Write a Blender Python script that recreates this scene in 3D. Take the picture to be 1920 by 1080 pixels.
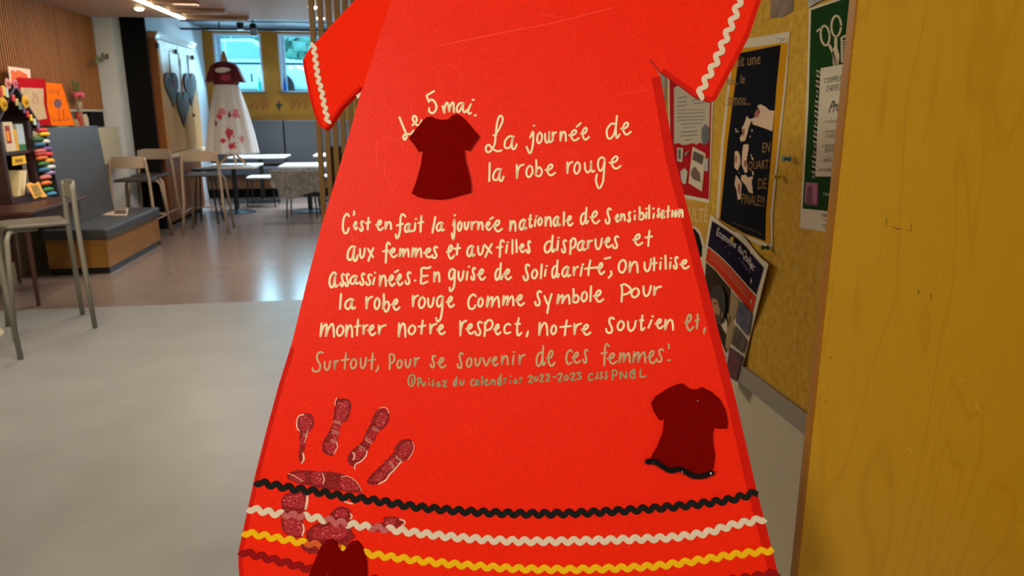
import bpy, bmesh, math, random
from mathutils import Vector, Matrix
random.seed(5)
for o in list(bpy.data.objects): bpy.data.objects.remove(o)
sc = bpy.context.scene; COL = sc.collection
V = Vector; R = math.radians

# ------------------------------------------------------------------ camera, world, lights, exposure
FPX = 1370.0; PITCH = R(13.74); YAW = R(8.47); EYE = V((0, 0, 1.5))
FW = V((math.sin(YAW)*math.cos(PITCH), math.cos(YAW)*math.cos(PITCH), -math.sin(PITCH)))
RT = V((math.cos(YAW), -math.sin(YAW), 0)); UP = RT.cross(FW)
cam = bpy.data.cameras.new('camera'); cam.sensor_width = 36; cam.lens = FPX/1920*36
cam.clip_start = .02; cam.clip_end = 200
camo = bpy.data.objects.new('camera', cam); COL.objects.link(camo)
camo.matrix_world = Matrix(((RT.x, UP.x, -FW.x, EYE.x), (RT.y, UP.y, -FW.y, EYE.y), (RT.z, UP.z, -FW.z, EYE.z), (0, 0, 0, 1)))
cam.dof.use_dof = True; cam.dof.focus_distance = .765; cam.dof.aperture_fstop = 13.0
sc.camera = camo
sc.view_settings.view_transform = 'Standard'; sc.view_settings.look = 'None'
sc.view_settings.exposure = 1.0; sc.view_settings.gamma = 1.0; sc.view_settings.use_curve_mapping = False

world = bpy.data.worlds.new('sky'); sc.world = world; world.use_nodes = True
wn = world.node_tree; bg = wn.nodes['Background']
tc = wn.nodes.new('ShaderNodeTexCoord'); sx = wn.nodes.new('ShaderNodeSeparateXYZ'); rp = wn.nodes.new('ShaderNodeValToRGB')
wn.links.new(tc.outputs['Generated'], sx.inputs[0]); wn.links.new(sx.outputs['Z'], rp.inputs[0]); wn.links.new(rp.outputs[0], bg.inputs[0])
rp.color_ramp.elements[0].position = .0; rp.color_ramp.elements[0].color = (.42, .80, .95, 1)
rp.color_ramp.elements[1].position = .6; rp.color_ramp.elements[1].color = (.30, .66, 1.0, 1)
bg.inputs[1].default_value = 2.1

def area(name, loc, target, sx_, sy_, power, color):
    l = bpy.data.lights.new(name, 'AREA'); l.shape = 'RECTANGLE'; l.size = sx_; l.size_y = sy_; l.energy = power; l.color = color
    o = bpy.data.objects.new(name, l); COL.objects.link(o); o.location = loc
    o.rotation_euler = (V(target)-V(loc)).to_track_quat('-Z', 'Y').to_euler(); return o
WARM = (1.0, .84, .64)
area('ceiling_lamp_behind', (-1.7, -1.3, 2.48), (.2, .8, 1.25), .45, .45, 41, (1.0, .90, .70))
area('ceiling_lamp_far_behind', (-.5, -3.2, 2.4), (.2, .8, 1.4), 1.2, .5, 16, (1.0, .90, .70))
area('ceiling_lamp_hall', (-1.9, 4.0, 2.5), (-1.9, 4.0, 0), .9, .9, 34, WARM)
area('ceiling_lamp_hall_far', (-1.7, 7.6, 2.5), (-1.7, 7.6, 0), .9, .9, 30, (1.0, .82, .70))
for i, wx in enumerate((-2.76, -1.68, -.6)):
    area('daylight_window', (wx, 13.75, 2.3), (wx+1.2, 9.5, .0), .75, .9, 13, (.42, .78, 1.0))

area('far_floor_fill', (-1.3, 12.2, 2.66), (-1.3, 12.2, 0), 2.2, .8, 60, (.80, .92, 1.0)).data.spread = R(110)  # added cool fill to brighten the far floor, no fixture known there

# ------------------------------------------------------------------ helpers
def ray(x, y): return FW*FPX + RT*(x-960) + UP*(540-y)
def onz(x, y, z): d = ray(x, y); return EYE + d*((z-EYE.z)/d.z)
def ony(x, y, Y): d = ray(x, y); return EYE + d*(Y/d.y)
def onx(x, y, X): d = ray(x, y); return EYE + d*(X/d.x)
def onplane(x, y, p0, n): d = ray(x, y); return EYE + d*((p0-EYE).dot(n)/d.dot(n))

def lin(c): return tuple((v/255/12.92 if v <= 10 else ((v/255+.055)/1.055)**2.4) for v in c)
MATS = {}
def mat(name, col, rough=.6, metal=0, var=0, scale=20, bump=0, bscale=None, emit=0, alpha=1, spec=.5, stretch=None, sheen=0, trans=0, coat=0, col2=None):
    if name in MATS: return MATS[name]
    m = bpy.data.materials.new(name); m.use_nodes = True; nt = m.node_tree; b = nt.nodes['Principled BSDF']
    c = lin(col); b.inputs['Base Color'].default_value = (*c, 1); b.inputs['Roughness'].default_value = rough
    b.inputs['Metallic'].default_value = metal; b.inputs['Specular IOR Level'].default_value = spec
    if sheen: b.inputs['Sheen Weight'].default_value = sheen
    if coat: b.inputs['Coat Weight'].default_value = coat
    if trans: b.inputs['Transmission Weight'].default_value = trans
    if alpha < 1: b.inputs['Alpha'].default_value = alpha
    if emit: b.inputs['Emission Color'].default_value = (*c, 1); b.inputs['Emission Strength'].default_value = emit
    if var or bump:
        t = nt.nodes.new('ShaderNodeTexCoord'); mp = nt.nodes.new('ShaderNodeMapping')
        nt.links.new(t.outputs['Object'], mp.inputs[0])
        if stretch: mp.inputs['Scale'].default_value = stretch
        n = nt.nodes.new('ShaderNodeTexNoise'); n.inputs['Scale'].default_value = scale; n.inputs['Detail'].default_value = 5
        nt.links.new(mp.outputs[0], n.inputs[0])
        if var:
            r = nt.nodes.new('ShaderNodeValToRGB'); r.color_ramp.elements[0].position = .3; r.color_ramp.elements[1].position = .7
            d = lin(col2) if col2 else tuple(v*(1-var) for v in c)
            r.color_ramp.elements[0].color = (*d, 1); r.color_ramp.elements[1].color = (*tuple(min(1, v*(1 if col2 else 1+var*.6)) for v in c), 1)
            nt.links.new(n.outputs[0], r.inputs[0]); nt.links.new(r.outputs[0], b.inputs['Base Color'])
        if bump:
            n2 = n
            if bscale:
                n2 = nt.nodes.new('ShaderNodeTexNoise'); n2.inputs['Scale'].default_value = bscale; n2.inputs['Detail'].default_value = 3
                nt.links.new(mp.outputs[0], n2.inputs[0])
            bp = nt.nodes.new('ShaderNodeBump'); bp.inputs['Strength'].default_value = bump; bp.inputs['Distance'].default_value = .002
            nt.links.new(n2.outputs[0], bp.inputs['Height']); nt.links.new(bp.outputs[0], b.inputs['Normal'])
    MATS[name] = m; return m

class MB:
    def __init__(s): s.v = []; s.f = []
    def add(s, vs, fs):
        k = len(s.v); s.v += [V(p) for p in vs]; s.f += [tuple(i+k for i in f) for f in fs]; return s
    def box(s, a, b):
        (x0, y0, z0), (x1, y1, z1) = a, b
        return s.add([(x0,y0,z0),(x1,y0,z0),(x1,y1,z0),(x0,y1,z0),(x0,y0,z1),(x1,y0,z1),(x1,y1,z1),(x0,y1,z1)],
                     [(3,2,1,0),(4,5,6,7),(0,1,5,4),(1,2,6,5),(2,3,7,6),(3,0,4,7)])
    def prism(s, pts, off):
        n = len(pts); off = V(off); p = [V(q) for q in pts]
        return s.add(p+[q+off for q in p], [tuple(range(n))[::-1], tuple(range(n, 2*n))]+[(i, (i+1) % n, n+(i+1) % n, n+i) for i in range(n)])
    def poly(s, pts): return s.add(pts, [tuple(range(len(pts)))])
    def tube(s, path, r, n=8, caps=True):
        p = [V(q) for q in path]; rr = r if isinstance(r, (list, tuple)) else [r]*len(p); k = len(s.v); rings = []
        ref = V((0, 0, 1))
        for i in range(len(p)):
            t = (p[min(i+1, len(p)-1)]-p[max(i-1, 0)]).normalized()
            if i == 0: a = t.cross(ref) if abs(t.dot(ref)) < .95 else t.cross(V((1, 0, 0)))
            else: a = a - t*a.dot(t)
            a.normalize(); b = t.cross(a)
            rings.append([p[i]+(a*math.cos(2*math.pi*j/n)+b*math.sin(2*math.pi*j/n))*rr[i] for j in range(n)])
        vs = [q for g in rings for q in g]; fs = []
        for i in range(len(p)-1):
            for j in range(n): fs.append((i*n+j, i*n+(j+1) % n, (i+1)*n+(j+1) % n, (i+1)*n+j))
        if caps: fs += [tuple(range(n))[::-1], tuple(range((len(p)-1)*n, len(p)*n))]
        return s.add(vs, fs)
    def lathe(s, prof, c=(0, 0, 0), n=24, sx=1, sy=1, fn=None):
        vs = []; fs = []
        for i, (r, z) in enumerate(prof):
            for j in range(n):
                a = 2*math.pi*j/n; k = fn(a, z) if fn else 1
                vs.append((c[0]+r*k*sx*math.cos(a), c[1]+r*k*sy*math.sin(a), c[2]+z))
        for i in range(len(prof)-1):
            for j in range(n): fs.append((i*n+j, i*n+(j+1) % n, (i+1)*n+(j+1) % n, (i+1)*n+j))
        fs += [tuple(range(n))[::-1], tuple(range((len(prof)-1)*n, len(prof)*n))]
        return s.add(vs, fs)
    def ball(s, c, r, n=8, sq=(1, 1, 1)):
        pr = [(max(.01, math.sin(math.pi*i/n)), -math.cos(math.pi*i/n)) for i in range(n+1)]
        k = len(s.v); s.lathe(pr, n=n*2)
        for i in range(k, len(s.v)):
            q = s.v[i]; s.v[i] = V((c[0]+q.x*r*sq[0], c[1]+q.y*r*sq[1], c[2]+q.z*r*sq[2]))
        return s
    def xf(s, m):
        s.v = [m @ q for q in s.v]; return s
    def build(s, name, m, parent=None, world=True, smooth=False, bevel=0, label=None, kind=None, cat=None, group=None, fixn=True):
        """world=True: vertices are in world space and get shifted to the owner's frame; False: already local"""
        vs = s.v
        o_loc = V((0, 0, 0))
        if parent is None and world and kind != 'structure':
            xs = [q.x for q in vs]; ys = [q.y for q in vs]; zs = [q.z for q in vs]
            o_loc = V(((min(xs)+max(xs))/2, (min(ys)+max(ys))/2, min(zs)))
        elif parent is not None and world: 
            q = parent
            while q: o_loc += q.location; q = q.parent
        me = bpy.data.meshes.new(name); me.from_pydata([tuple(q-o_loc) for q in vs], [], s.f); me.update()
        if fixn:
            bm = bmesh.new(); bm.from_mesh(me); bmesh.ops.recalc_face_normals(bm, faces=bm.faces); bm.to_mesh(me); bm.free()
        ob = bpy.data.objects.new(name, me); COL.objects.link(ob); me.materials.append(m)
        if parent: ob.parent = parent
        else: ob.location = o_loc
        if smooth:
            for p in me.polygons: p.use_smooth = True
        if bevel:
            md = ob.modifiers.new('bevel', 'BEVEL'); md.width = bevel; md.segments = 2; md.limit_method = 'ANGLE'
        tag(ob, label, cat, group, kind); return ob

def tag(o, label=None, cat=None, group=None, kind=None):
    if label: o['label'] = label
    if cat: o['category'] = cat
    if group: o['group'] = group
    if kind: o['kind'] = kind
    return o
def thing(name, loc, label, cat, group=None, rz=0):
    o = bpy.data.objects.new(name, None); COL.objects.link(o); o.location = loc; o.rotation_euler = (0, 0, rz); o.empty_display_size = .05
    return tag(o, label, cat, group)
def copy_tree(o, parent=None):
    c = o.copy(); COL.objects.link(c); c.parent = parent
    for ch in [q for q in bpy.data.objects if q.parent == o]: copy_tree(ch, c)
    return c
def struct(name, mb, m, parent=None, **k): return mb.build(name, m, parent, kind='structure' if parent is None else None, **k)

def catmull(pts, k=6):
    if len(pts) < 3: return [V((p[0], p[1])) for p in pts]
    p = [V((q[0], q[1])) for q in pts]; p = [p[0]*2-p[1]]+p+[p[-1]*2-p[-2]]; out = []
    for i in range(1, len(p)-2):
        for j in range(k):
            t = j/k; a, b, c, d = p[i-1], p[i], p[i+1], p[i+2]
            out.append(.5*((2*b)+(c-a)*t+(2*a-5*b+4*c-d)*t*t+(3*b-a-3*c+d)*t*t*t))
    out.append(p[-2]); return out

def ribbon(mb, path, w, fmap, h, caps=True):
    """flat stroke of width w drawn in 2D, laid on a surface by fmap(x, y, h)"""
    p = [V((q[0], q[1])) for q in path]
    q = [p[0]]
    for a in p[1:]:
        if (a-q[-1]).length > .15: q.append(a)
    if len(q) == 1: q.append(q[0]+V((.2, 0)))
    p = q; n = len(p); L = []; Rr = []
    ww = w if isinstance(w, (list, tuple)) else None
    for i in range(n):
        t = (p[min(i+1, n-1)]-p[max(i-1, 0)])
        if t.length < 1e-6: t = p[i]-p[i-1]
        t.normalize(); nn = V((-t.y, t.x)); hw = w/2
        L.append(p[i]+nn*hw); Rr.append(p[i]-nn*hw)
    vs = [fmap(a.x, a.y, h) for a in L]+[fmap(a.x, a.y, h) for a in Rr]
    mb.add(vs, [(i, i+1, n+i+1, n+i) for i in range(n-1)])
    discs = [(p[0], 0), (p[-1], 0)] if caps else []
    for i in range(1, n-1):
        a = (p[i]-p[i-1]).normalized(); b = (p[i+1]-p[i]).normalized()
        if a.dot(b) < .75: discs.append((p[i], 0))
    for c, _ in discs:
        mb.add([fmap(c.x+w/2*math.cos(k*math.pi/6), c.y+w/2*math.sin(k*math.pi/6), h) for k in range(12)], [tuple(range(12))])

# ------------------------------------------------------------------ glyphs of the handwriting (each in its own box, y down)
G = {
 'a': [[(.82,.1),(.55,.0),(.15,.25),(.02,.7),(.22,1),(.5,.85),(.72,.15),(.66,.6),(.75,.97),(1,.86)]],
 'A': [[(.75,.02),(.4,.0),(.08,.35),(.03,.8),(.25,.93),(.5,.75),(.68,.05),(.6,.6),(.66,.98),(.85,.95),(1,.62)]],
 'b': [[(.2,0),(.22,.5),(.12,.93),(.3,.6),(.65,.45),(1,.68),(.8,.95),(.45,1),(.12,.93)]],
 'B': [[(.22,0),(.24,.4),(.1,.82),(.35,.55),(.75,.42),(1,.62),(.85,.9),(.5,1),(.3,.85)]],
 'c': [[(1,.12),(.7,0),(.2,.2),(.02,.62),(.3,1),(1,.9)]],
 'C': [[(.95,.12),(.65,0),(.2,.2),(.02,.6),(.15,.92),(.42,1),(.7,.95),(.9,.75)]],
 'd': [[(.7,.35),(.35,.36),(.06,.62),(.1,.95),(.35,1),(.62,.75),(.75,.35)],[(.8,0),(.72,.5),(.74,.9),(.84,.97),(1,.82)]],
 'e': [[(0,.5),(.2,.56),(.6,.36),(.72,.1),(.52,0),(.26,.25),(.2,.62),(.4,.95),(.66,1),(1,.78)]],
 'f': [[(1,.1),(.75,0),(.52,.12),(.45,.5),(.38,1)],[(0,.44),(.75,.4)]],
 'F': [[(1,.1),(.72,0),(.52,.15),(.46,.65),(.32,.92),(.1,1),(.04,.84)],[(.15,.47),(.75,.4)]],
 'g': [[(.98,.06),(.6,0),(.18,.1),(.05,.32),(.3,.46),(.65,.38),(.92,.08)],[(.94,.05),(.9,.5),(.72,.85),(.25,1),(.14,.84)]],
 'G': [[(.98,.06),(.6,0),(.22,.14),(.2,.38),(.45,.44),(.8,.3),(.96,.06)],[(.97,.05),(.92,.5),(.78,.85),(.4,1),(.12,.85),(.04,.55)]],
 'i': [[(1,0),(.5,.5),(0,1)]],
 'I': [[(.9,0),(.1,.65),(.2,1),(.95,.9)]],
 'j': [[(.5,.27),(.92,0),(.9,.5),(.72,.85),(.42,1),(.0,.7)]],
 'l': [[(1,0),(0,1)]],
 'm': [[(.1,0),(.02,.97),(.16,.42),(.38,.06),(.47,.2),(.4,.95),(.58,.4),(.84,.03),(.94,.3),(.98,1)]],
 'n': [[(.1,.02),(.06,.98),(.2,.5),(.5,.06),(.78,.08),(.9,.45),(.93,1)]],
 'o': [[(.6,.0),(.2,.22),(.02,.65),(.25,.98),(.62,.95),(.95,.6),(.9,.2),(.6,.02)]],
 'O': [[(.6,.0),(.2,.2),(.02,.6),(.2,.95),(.6,1),(.95,.6),(.9,.15),(.55,.02)]],
 'p': [[(.12,.15),(.12,.6),(.06,1)],[(.14,.3),(.45,.02),(.85,.03),(1,.25),(.75,.55),(.2,.66)]],
 'P': [[(.1,.02),(.14,.5),(.1,1)],[(.08,.08),(.45,0),(.9,.1),(.98,.35),(.65,.55),(.18,.63)]],
 'r': [[(.08,.03),(.1,.98),(.2,.5),(.5,.12),(1,.0)]],
 's': [[(1,.06),(.65,0),(.4,.16),(.55,.45),(.82,.75),(.6,1),(.2,.98),(0,.82)]],
 'S': [[(1,.08),(.7,0),(.42,.12),(.45,.38),(.72,.66),(.7,.92),(.4,1),(.1,.92),(0,.74)]],
 't': [[(.62,0),(.5,.5),(.42,1)],[(0,.45),(1,.38)]],
 'T': [[(.62,0),(.4,.5),(.42,.95),(.65,1),(1,.86)],[(.15,.33),(.8,.33)]],
 'u': [[(.05,.06),(.1,.7),(.38,1),(.75,.7),(.95,0)]],
 'U': [[(.05,.15),(.1,.75),(.35,1),(.62,.7),(.68,0),(.68,.75),(.82,.95),(1,.85)]],
 'v': [[(.0,.05),(.45,1),(1,.0)]],
 'x': [[(.02,.06),(.5,.4),(.95,.7)],[(1,0),(.5,.5),(.1,1)]],
 'y': [[(.0,.1),(.3,.42),(.52,.55)],[(1,0),(.62,.5),(.4,1)]],
 'z': [[(.0,.12),(.95,.08),(.12,.92),(1,.95)]],
 'E': [[(1,0),(.75,.07),(.12,.08),(.08,.5),(.04,1),(.7,.88)],[(.1,.56),(.7,.52)]],
 '2': [[(.05,.2),(.45,.0),(.9,.12),(.7,.5),(.1,.95),(.98,.97)]],
 '3': [[(.05,.12),(.55,.0),(.85,.15),(.45,.45),(.95,.62),(.8,.92),(0,.98)]],
 'N': [[(.06,1),(.08,.05),(.85,.92),(.9,.02)]],
 'Q': [[(.9,.15),(.5,.05),(.05,.4),(.15,.9),(.5,1),(.9,.8)],[(.78,0),(.92,1)],[(.45,.35),(.7,.6)]],
 'L': [[(.1,0),(.08,.95),(1,.86)]],
 '1': [[(.5,0),(.5,1)]],
}
def write(items, ox, oy, s, w, fmap, h, mb, k):
    """items: [char, x0, x1, y0, y1] in zoomed coordinates; lists of points are free strokes"""
    for it in items:
        if isinstance(it, list): strokes = [[((a/s+ox), (b/s+oy)) for a, b in it]]
        else:
            ch, x0, x1, y0, y1 = it; x0 = x0/s+ox+w/2; x1 = max(x1/s+ox-w/2, x0+.05); y0 = y0/s+oy+w/2; y1 = max(y1/s+oy-w/2, y0+.3)
            strokes = [[(x0+a*(x1-x0), y0+b*(y1-y0)) for a, b in st] for st in G[ch]]
        for st in strokes:
            ribbon(mb, catmull(st, 6), w, fmap, h+k[0]*4e-7); k[0] += 1
def dot(x, y, e=1): return [(x-e*4, y), (x+e*4, y-1)]

# ------------------------------------------------------------------ the red dress sign: planes
TILT = R(11); FH = V((math.sin(YAW), math.cos(YAW), 0))
SP = EYE + ray(960, 600)/FPX*.75
SV = FH*math.sin(TILT)+V((0, 0, math.cos(TILT))); SN = -FH*math.cos(TILT)+V((0, 0, math.sin(TILT)))
def S(x, y, h=0): return onplane(x, y, SP, SN)+SN*h
CA = S(681, 161); CB = S(757, -70)                  # crease of the left sleeve
_d = ray(575, 110); _p = onplane(575, 110, SP, SN); _q = EYE+(_p-EYE)*1.055
SN2 = (CB-CA).cross(_q-CA).normalized()
if SN2.dot(SN) < 0: SN2 = -SN2
def S2(x, y, h=0): return onplane(x, y, CA, SN2)+SN2*h

# ------------------------------------------------------------------ materials of the sign
red = mat('red_card', (240, 36, 5), .42, var=.08, scale=350, bump=.15, bscale=700, spec=.15)
red_tape = mat('red_tape', (206, 22, 8), .5, spec=.1, var=.06, scale=60)
ink = mat('cream_marker', (250, 236, 196), .55, var=.06, scale=500)
ink_dim_sheen = mat('marker_dim_sheen', (196, 172, 132), .55, var=.14, scale=400)  # marker's weaker reflection on the lower lines, painted in as a greyer colour
ink_dark = mat('dark_grey_marker', (162, 152, 112), .55, var=.14, scale=400)
felt = mat('dark_red_felt', (128, 6, 4), .95, var=.35, scale=900, bump=.8, bscale=900, spec=.03)
blackfuzz = mat('black_fuzz', (12, 12, 14), .8, spec=.2)
trim_w = mat('white_trim', (232, 216, 196), .85, var=.08, scale=900, bump=.5, bscale=1200, spec=.2)
trim_k = mat('black_trim', (18, 18, 18), .8, bump=.5, bscale=1200, spec=.25)
trim_y = mat('yellow_trim', (250, 196, 12), .8, var=.08, scale=900, bump=.5, bscale=1200, spec=.2)
trim_r = mat('dark_red_trim', (150, 8, 14), .85, var=.1, scale=900, bump=.5, bscale=1200, spec=.2)

# ------------------------------------------------------------------ the sign
BODY = [(681,161),(674,182),(653,258),(627,344),(604,419),(575,530),(548,640),(523,721),(500,806),(478,893),(465,953),(454,1003),(450,1022),(447,1055),(449,1085),(458,1112),(600,1152),(780,1172),(960,1178),(1140,1172),(1320,1150),(1452,1110),(1462,1092),(1459,1076),(1440,1000),(1418,917),(1400,838),(1380,752),(1360,672),(1337,580),(1305,452),(1266,300),(1251,216),(1238,143),(1230,129),(1217,113),(1221,113),(1238,134),(1270,156),(1303,181),(1316,187),(1333,191),(1342,187),(1350,172),(1380,116),(1404,69),(1427,0),(1442,-50),(1430,-85),(1330,-130),(1180,-185),(1100,-200),(1060,-165),(980,-150),(900,-165),(860,-195),(757,-70)]
SLEEVE = [(681,161),(641,201),(616,238),(609,243),(600,237),(590,215),(580,180),(570,130),(568,113),(573,102),(585,87),(625,43),(666,0),(712,-38),(757,-70)]
base = S(960, 1178)
sign = thing('dress_shaped_sign', base, 'large red cardboard sign cut in the shape of a dress, covered in handwritten lines', 'sign')
MB().prism([S(x, y) for x, y in BODY], -SN*.005).build('card_body', red, sign)
MB().prism([S2(x, y) for x, y in SLEEVE], -SN2*.005).build('sleeve', red, sign, label='folded-back left sleeve of the red card')

def band(path, w, fmap, h, name, m, side=1, label=None):
    """tape running inside an edge path"""
    mb = MB(); p = [V(q) for q in path]; inn = []
    for i in range(len(p)):
        t = (p[min(i+1, len(p)-1)]-p[max(i-1, 0)]).normalized(); inn.append(p[i]+V((-t.y, t.x))*w*side)
    n = len(p)
    mb.add([fmap(q.x, q.y, h) for q in p]+[fmap(q.x, q.y, h) for q in inn], [(i, i+1, n+i+1, n+i) for i in range(n-1)])
    return mb.build(name, m, sign, label=label)
band([(1238,143),(1251,216),(1266,300),(1305,452),(1337,580),(1360,672),(1380,752),(1400,838),(1418,917),(1440,1000),(1459,1076),(1462,1092)], 17, S, .00025, 'edge_tape', red_tape, 1, 'darker red glossy tape along the right edge')
band([(545,652),(523,721),(500,806),(478,893),(465,953),(454,1003),(448,1030),(447,1055),(449,1085)], 8, S, .00025, 'edge_tape', red_tape, -1)
band([(1240,136),(1270,157),(1303,181),(1316,187),(1333,191),(1342,187),(1350,172)], 9, S, .00025, 'edge_tape', red_tape, -1)
band([(1349,174),(1380,116),(1404,69),(1427,0),(1442,-50)], 9, S, .0002, 'edge_tape', red_tape, -1)
band([(678,164),(641,201),(616,238),(609,243),(600,237),(590,215),(580,180),(570,130),(568,113)], 5, S2, .0002, 'edge_tape', red_tape, 1)
mb = MB(); white_tape = mat('clear_tape', (215, 212, 205), .3)
MB().poly([S(*q, -.0055) for q in ((664,172),(683,158),(683,166),(668,184))]).build('adhesive_tape', white_tape, sign, label='scrap of whitish tape at the left armpit')
MB().poly([S(*q, -.0055) for q in ((1232,134),(1240,134),(1241,148),(1234,148))]).build('adhesive_tape', white_tape, sign, label='scrap of whitish tape at the right armpit')

# creases and scratches of the card
scr = mat('card_scratch', (250, 62, 34), .5)
mb = MB()
for path, w in [([(822,86),(900,70),(960,58),(1050,40),(1150,14)], 1.5), ([(830,170),(822,150),(826,130),(845,122),(862,135),(866,160)], .6), ([(770,190),(772,205),(776,220)], .6),
                ([(707,262),(706,285),(709,312)], .7), ([(722,296),(721,325),(733,350),(740,364)], .7), ([(718,258),(735,258),(752,268),(757,280)], .6), ([(1055,281),(1075,282),(1090,290),(1097,300)], .6),
                ([(1060,286),(1085,290)], .6), ([(1066,293),(1083,297)], .6), ([(1160,178),(1190,172),(1215,170)], .8), ([(1148,262),(1170,310),(1190,342)], .5), ([(1246,118),(1245,100),(1243,96)], .8),
                ([(1225,176),(1240,176),(1248,170)], .8), ([(657,424),(659,438),(663,455)], .8), ([(1090,425),(1092,440),(1090,460)], .9), ([(872,798),(880,806),(884,814)], .8),
                ([(1380,935),(1395,932),(1416,926)], .9), ([(1405,1037),(1425,1034),(1438,1029)], .8), ([(1198,1075),(1199,1085)], 1.2), ([(1010,24),(1035,30),(1060,33)], .7)]:
    ribbon(mb, catmull(path, 6), w, S, .0001)
for k in range(90):
    x = random.uniform(700, 1220); y = random.uniform(10, 560); a = random.uniform(0, 6.3); l = random.uniform(2, 6)
    ribbon(mb, [(x, y), (x+l*math.cos(a), y+l*math.sin(a))], .45, S, .0001, caps=False)
mb.build('scratches', scr, sign, kind='stuff', label='fine pale scratches and one long crease in the red card')

# ---- handwriting, one part per written line
def line(label, chunks, m=None):
    mb = MB(); k = [0]
    for items, ox, oy, s, w in chunks: write(items, ox, oy, s, w, S, .0004, mb, k)
    mb.build('handwriting', m or ink, sign, label=label, fixn=False)
line('cream handwriting reading Le 5 mai', [([
  [(70,465),(95,530),(125,600),(150,660),(170,710),(172,750),(150,788),(130,770),(128,735),(160,705),(215,706),(250,690),(270,655)],
  [(255,578),(295,550),(320,505),(312,462),(285,443),(262,470),(272,515),(305,560),(345,578),(378,550),(385,505)],
  [(568,85),(520,115),(468,148),(482,200),(495,238)], [(492,238),(530,207),(575,235),(605,300),(598,350),(570,392),(535,402),(500,375),(500,330)],
  [(693,300),(705,350),(718,398),(722,340),(740,270),(765,255),(780,310),(790,378),(800,310),(830,255),(852,262),(855,330),(858,385)],
  [(985,258),(940,262),(905,310),(903,370),(930,385),(965,330),(992,262),(985,330),(1000,385),(1025,385),(1042,360)],
  [(1102,275),(1075,330),(1062,380),(1080,412),(1105,398)], dot(1137,212,2), dot(1167,437,2)], 740, 160, 7.7125, 4.0)])
line('cream handwriting reading La journée de', [([
  [(200,312),(240,240),(270,165),(262,118),(235,112),(212,160),(195,250),(186,340),(178,430),(150,500),(110,540),(75,530),(72,480),(105,455),(150,500),(205,532),(255,520)], [(160,342),(198,335)],
  ('A',278,450,342,518), ('j',542,652,285,568), dot(643,227), ('o',666,752,293,447), ('U',758,862,293,443), ('r',850,917,293,418), ('n',940,1040,285,420), ('e',1050,1190,268,413), [(1152,240),(1200,196)], ('e',1190,1310,240,403),
  ('d',1490,1675,100,390), ('e',1668,1808,178,343)], 900, 200, 6.353, 3.8)])
line('cream handwriting reading la robe rouge', [([
  ('l',98,128,660,900), ('A',143,294,732,898), ('r',418,532,678,866), ('o',537,640,688,850), ('b',640,750,625,840), ('e',768,906,678,828), ('r',1022,1112,648,804), ('o',1108,1204,648,810), ('U',1230,1374,640,795),
  [(1485,625),(1450,603),(1412,640),(1405,710),(1428,765),(1465,730),(1485,640),(1475,780),(1462,900),(1420,975),(1392,930),(1380,870),(1392,810)], ('e',1530,1688,582,748)], 900, 200, 6.353, 3.8)])
A_ = (630, 380, 8, 4.1); B_ = (850, 380, 8, 4.1); C_ = (1070, 370, 8, 4.0); D_ = (600, 470, 8, 4.1); E_ = (830, 470, 8, 4.1); F_ = (1060, 470, 7.385, 4.1)
G_ = (580, 590, 8, 4.0); H_ = (810, 580, 8, 4.0); I_ = (1040, 570, 6.4, 4.0)
line("cream handwriting reading C'est en fait la journée nationale de sensibilisation", [
 ([('C',85,218,150,475), [(272,132),(275,160),(268,185)], ('e',250,338,272,412), ('s',342,428,262,436), ('t',432,530,212,418), ('e',588,722,252,425), ('n',722,850,272,412), ('F',876,1058,155,552), ('a',1015,1145,298,455),
   [(1190,310),(1185,380),(1175,415),(1150,425)], dot(1200,247), ('t',1222,1326,185,452), ('l',1430,1506,200,465), ('a',1492,1636,280,438)], *A_),
 ([('j',40-80,38,240,568), dot(22,190), ('o',50,142,268,436), ('u',150,248,275,418), ('r',252,358,270,418), ('n',350,462,275,420), ('e',466,582,272,424), [(555,246),(595,222)], ('e',576,745,252,444),
   ('n',830,956,258,438), ('a',975,1114,238,418), ('T',1110,1196,170,384), ('i',1205,1252,232,368), dot(1248,203), ('o',1256,1346,208,355), ('n',1360,1486,198,366), ('a',1485,1614,195,364), ('l',1638,1676,128,355), ('e',1682,1804,185,358)], *B_),
 ([('d',130,276,142,415), ('e',278,446,195,404), ('S',506,618,150,410), ('e',652,740,246,380), ('n',732,830,235,360), ('s',838,914,206,380), ('i',942,978,255,350), dot(958,212), ('b',1000,1112,130,350), ('i',1113,1152,210,330), dot(1135,170),
   ('l',1158,1194,110,330), ('i',1222,1264,230,324), dot(1240,170), ('s',1282,1344,155,310), ('a',1343,1424,182,324), ('t',1426,1494,120,314), ('i',1502,1542,185,304), ('o',1545,1604,178,306), ('n',1606,1698,170,310)], *C_)])
line('cream handwriting reading aux femmes et aux filles disparues et', [
 ([('A',155,345,645,890), ('u',340,455,672,846), ('x',462,578,665,890), ('f',692,828,580,916), ('e',786,926,670,832), ('m',936,1110,675,826), ('m',1122,1300,664,830), ('e',1306,1466,670,834), ('s',1426,1538,645,844), ('e',1646,1790,625,852), ('t',1762,1878,605,794)], *A_),
 ([('a',190,336,630,820), ('u',350,474,635,800), ('x',452,594,605,830), ('f',640,776,545,830), ('i',775,822,620,768), dot(818,595), [(887,560),(886,760)], [(945,560),(950,740)], ('e',972,1090,605,756), ('S',1086,1170,560,770),
   ('d',1346,1540,480,760), ('i',1542,1588,555,728), dot(1578,525), ('S',1612,1710,545,764), ('p',1730,1852,520,784)], *B_),
 ([('a',86,240,638,812), ('r',236,334,632,780), ('u',350,490,605,796), ('e',490,626,590,765), ('S',616,730,568,780), ('e',920,1090,540,730), ('t',1106,1234,485,744)], *C_)])
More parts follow.
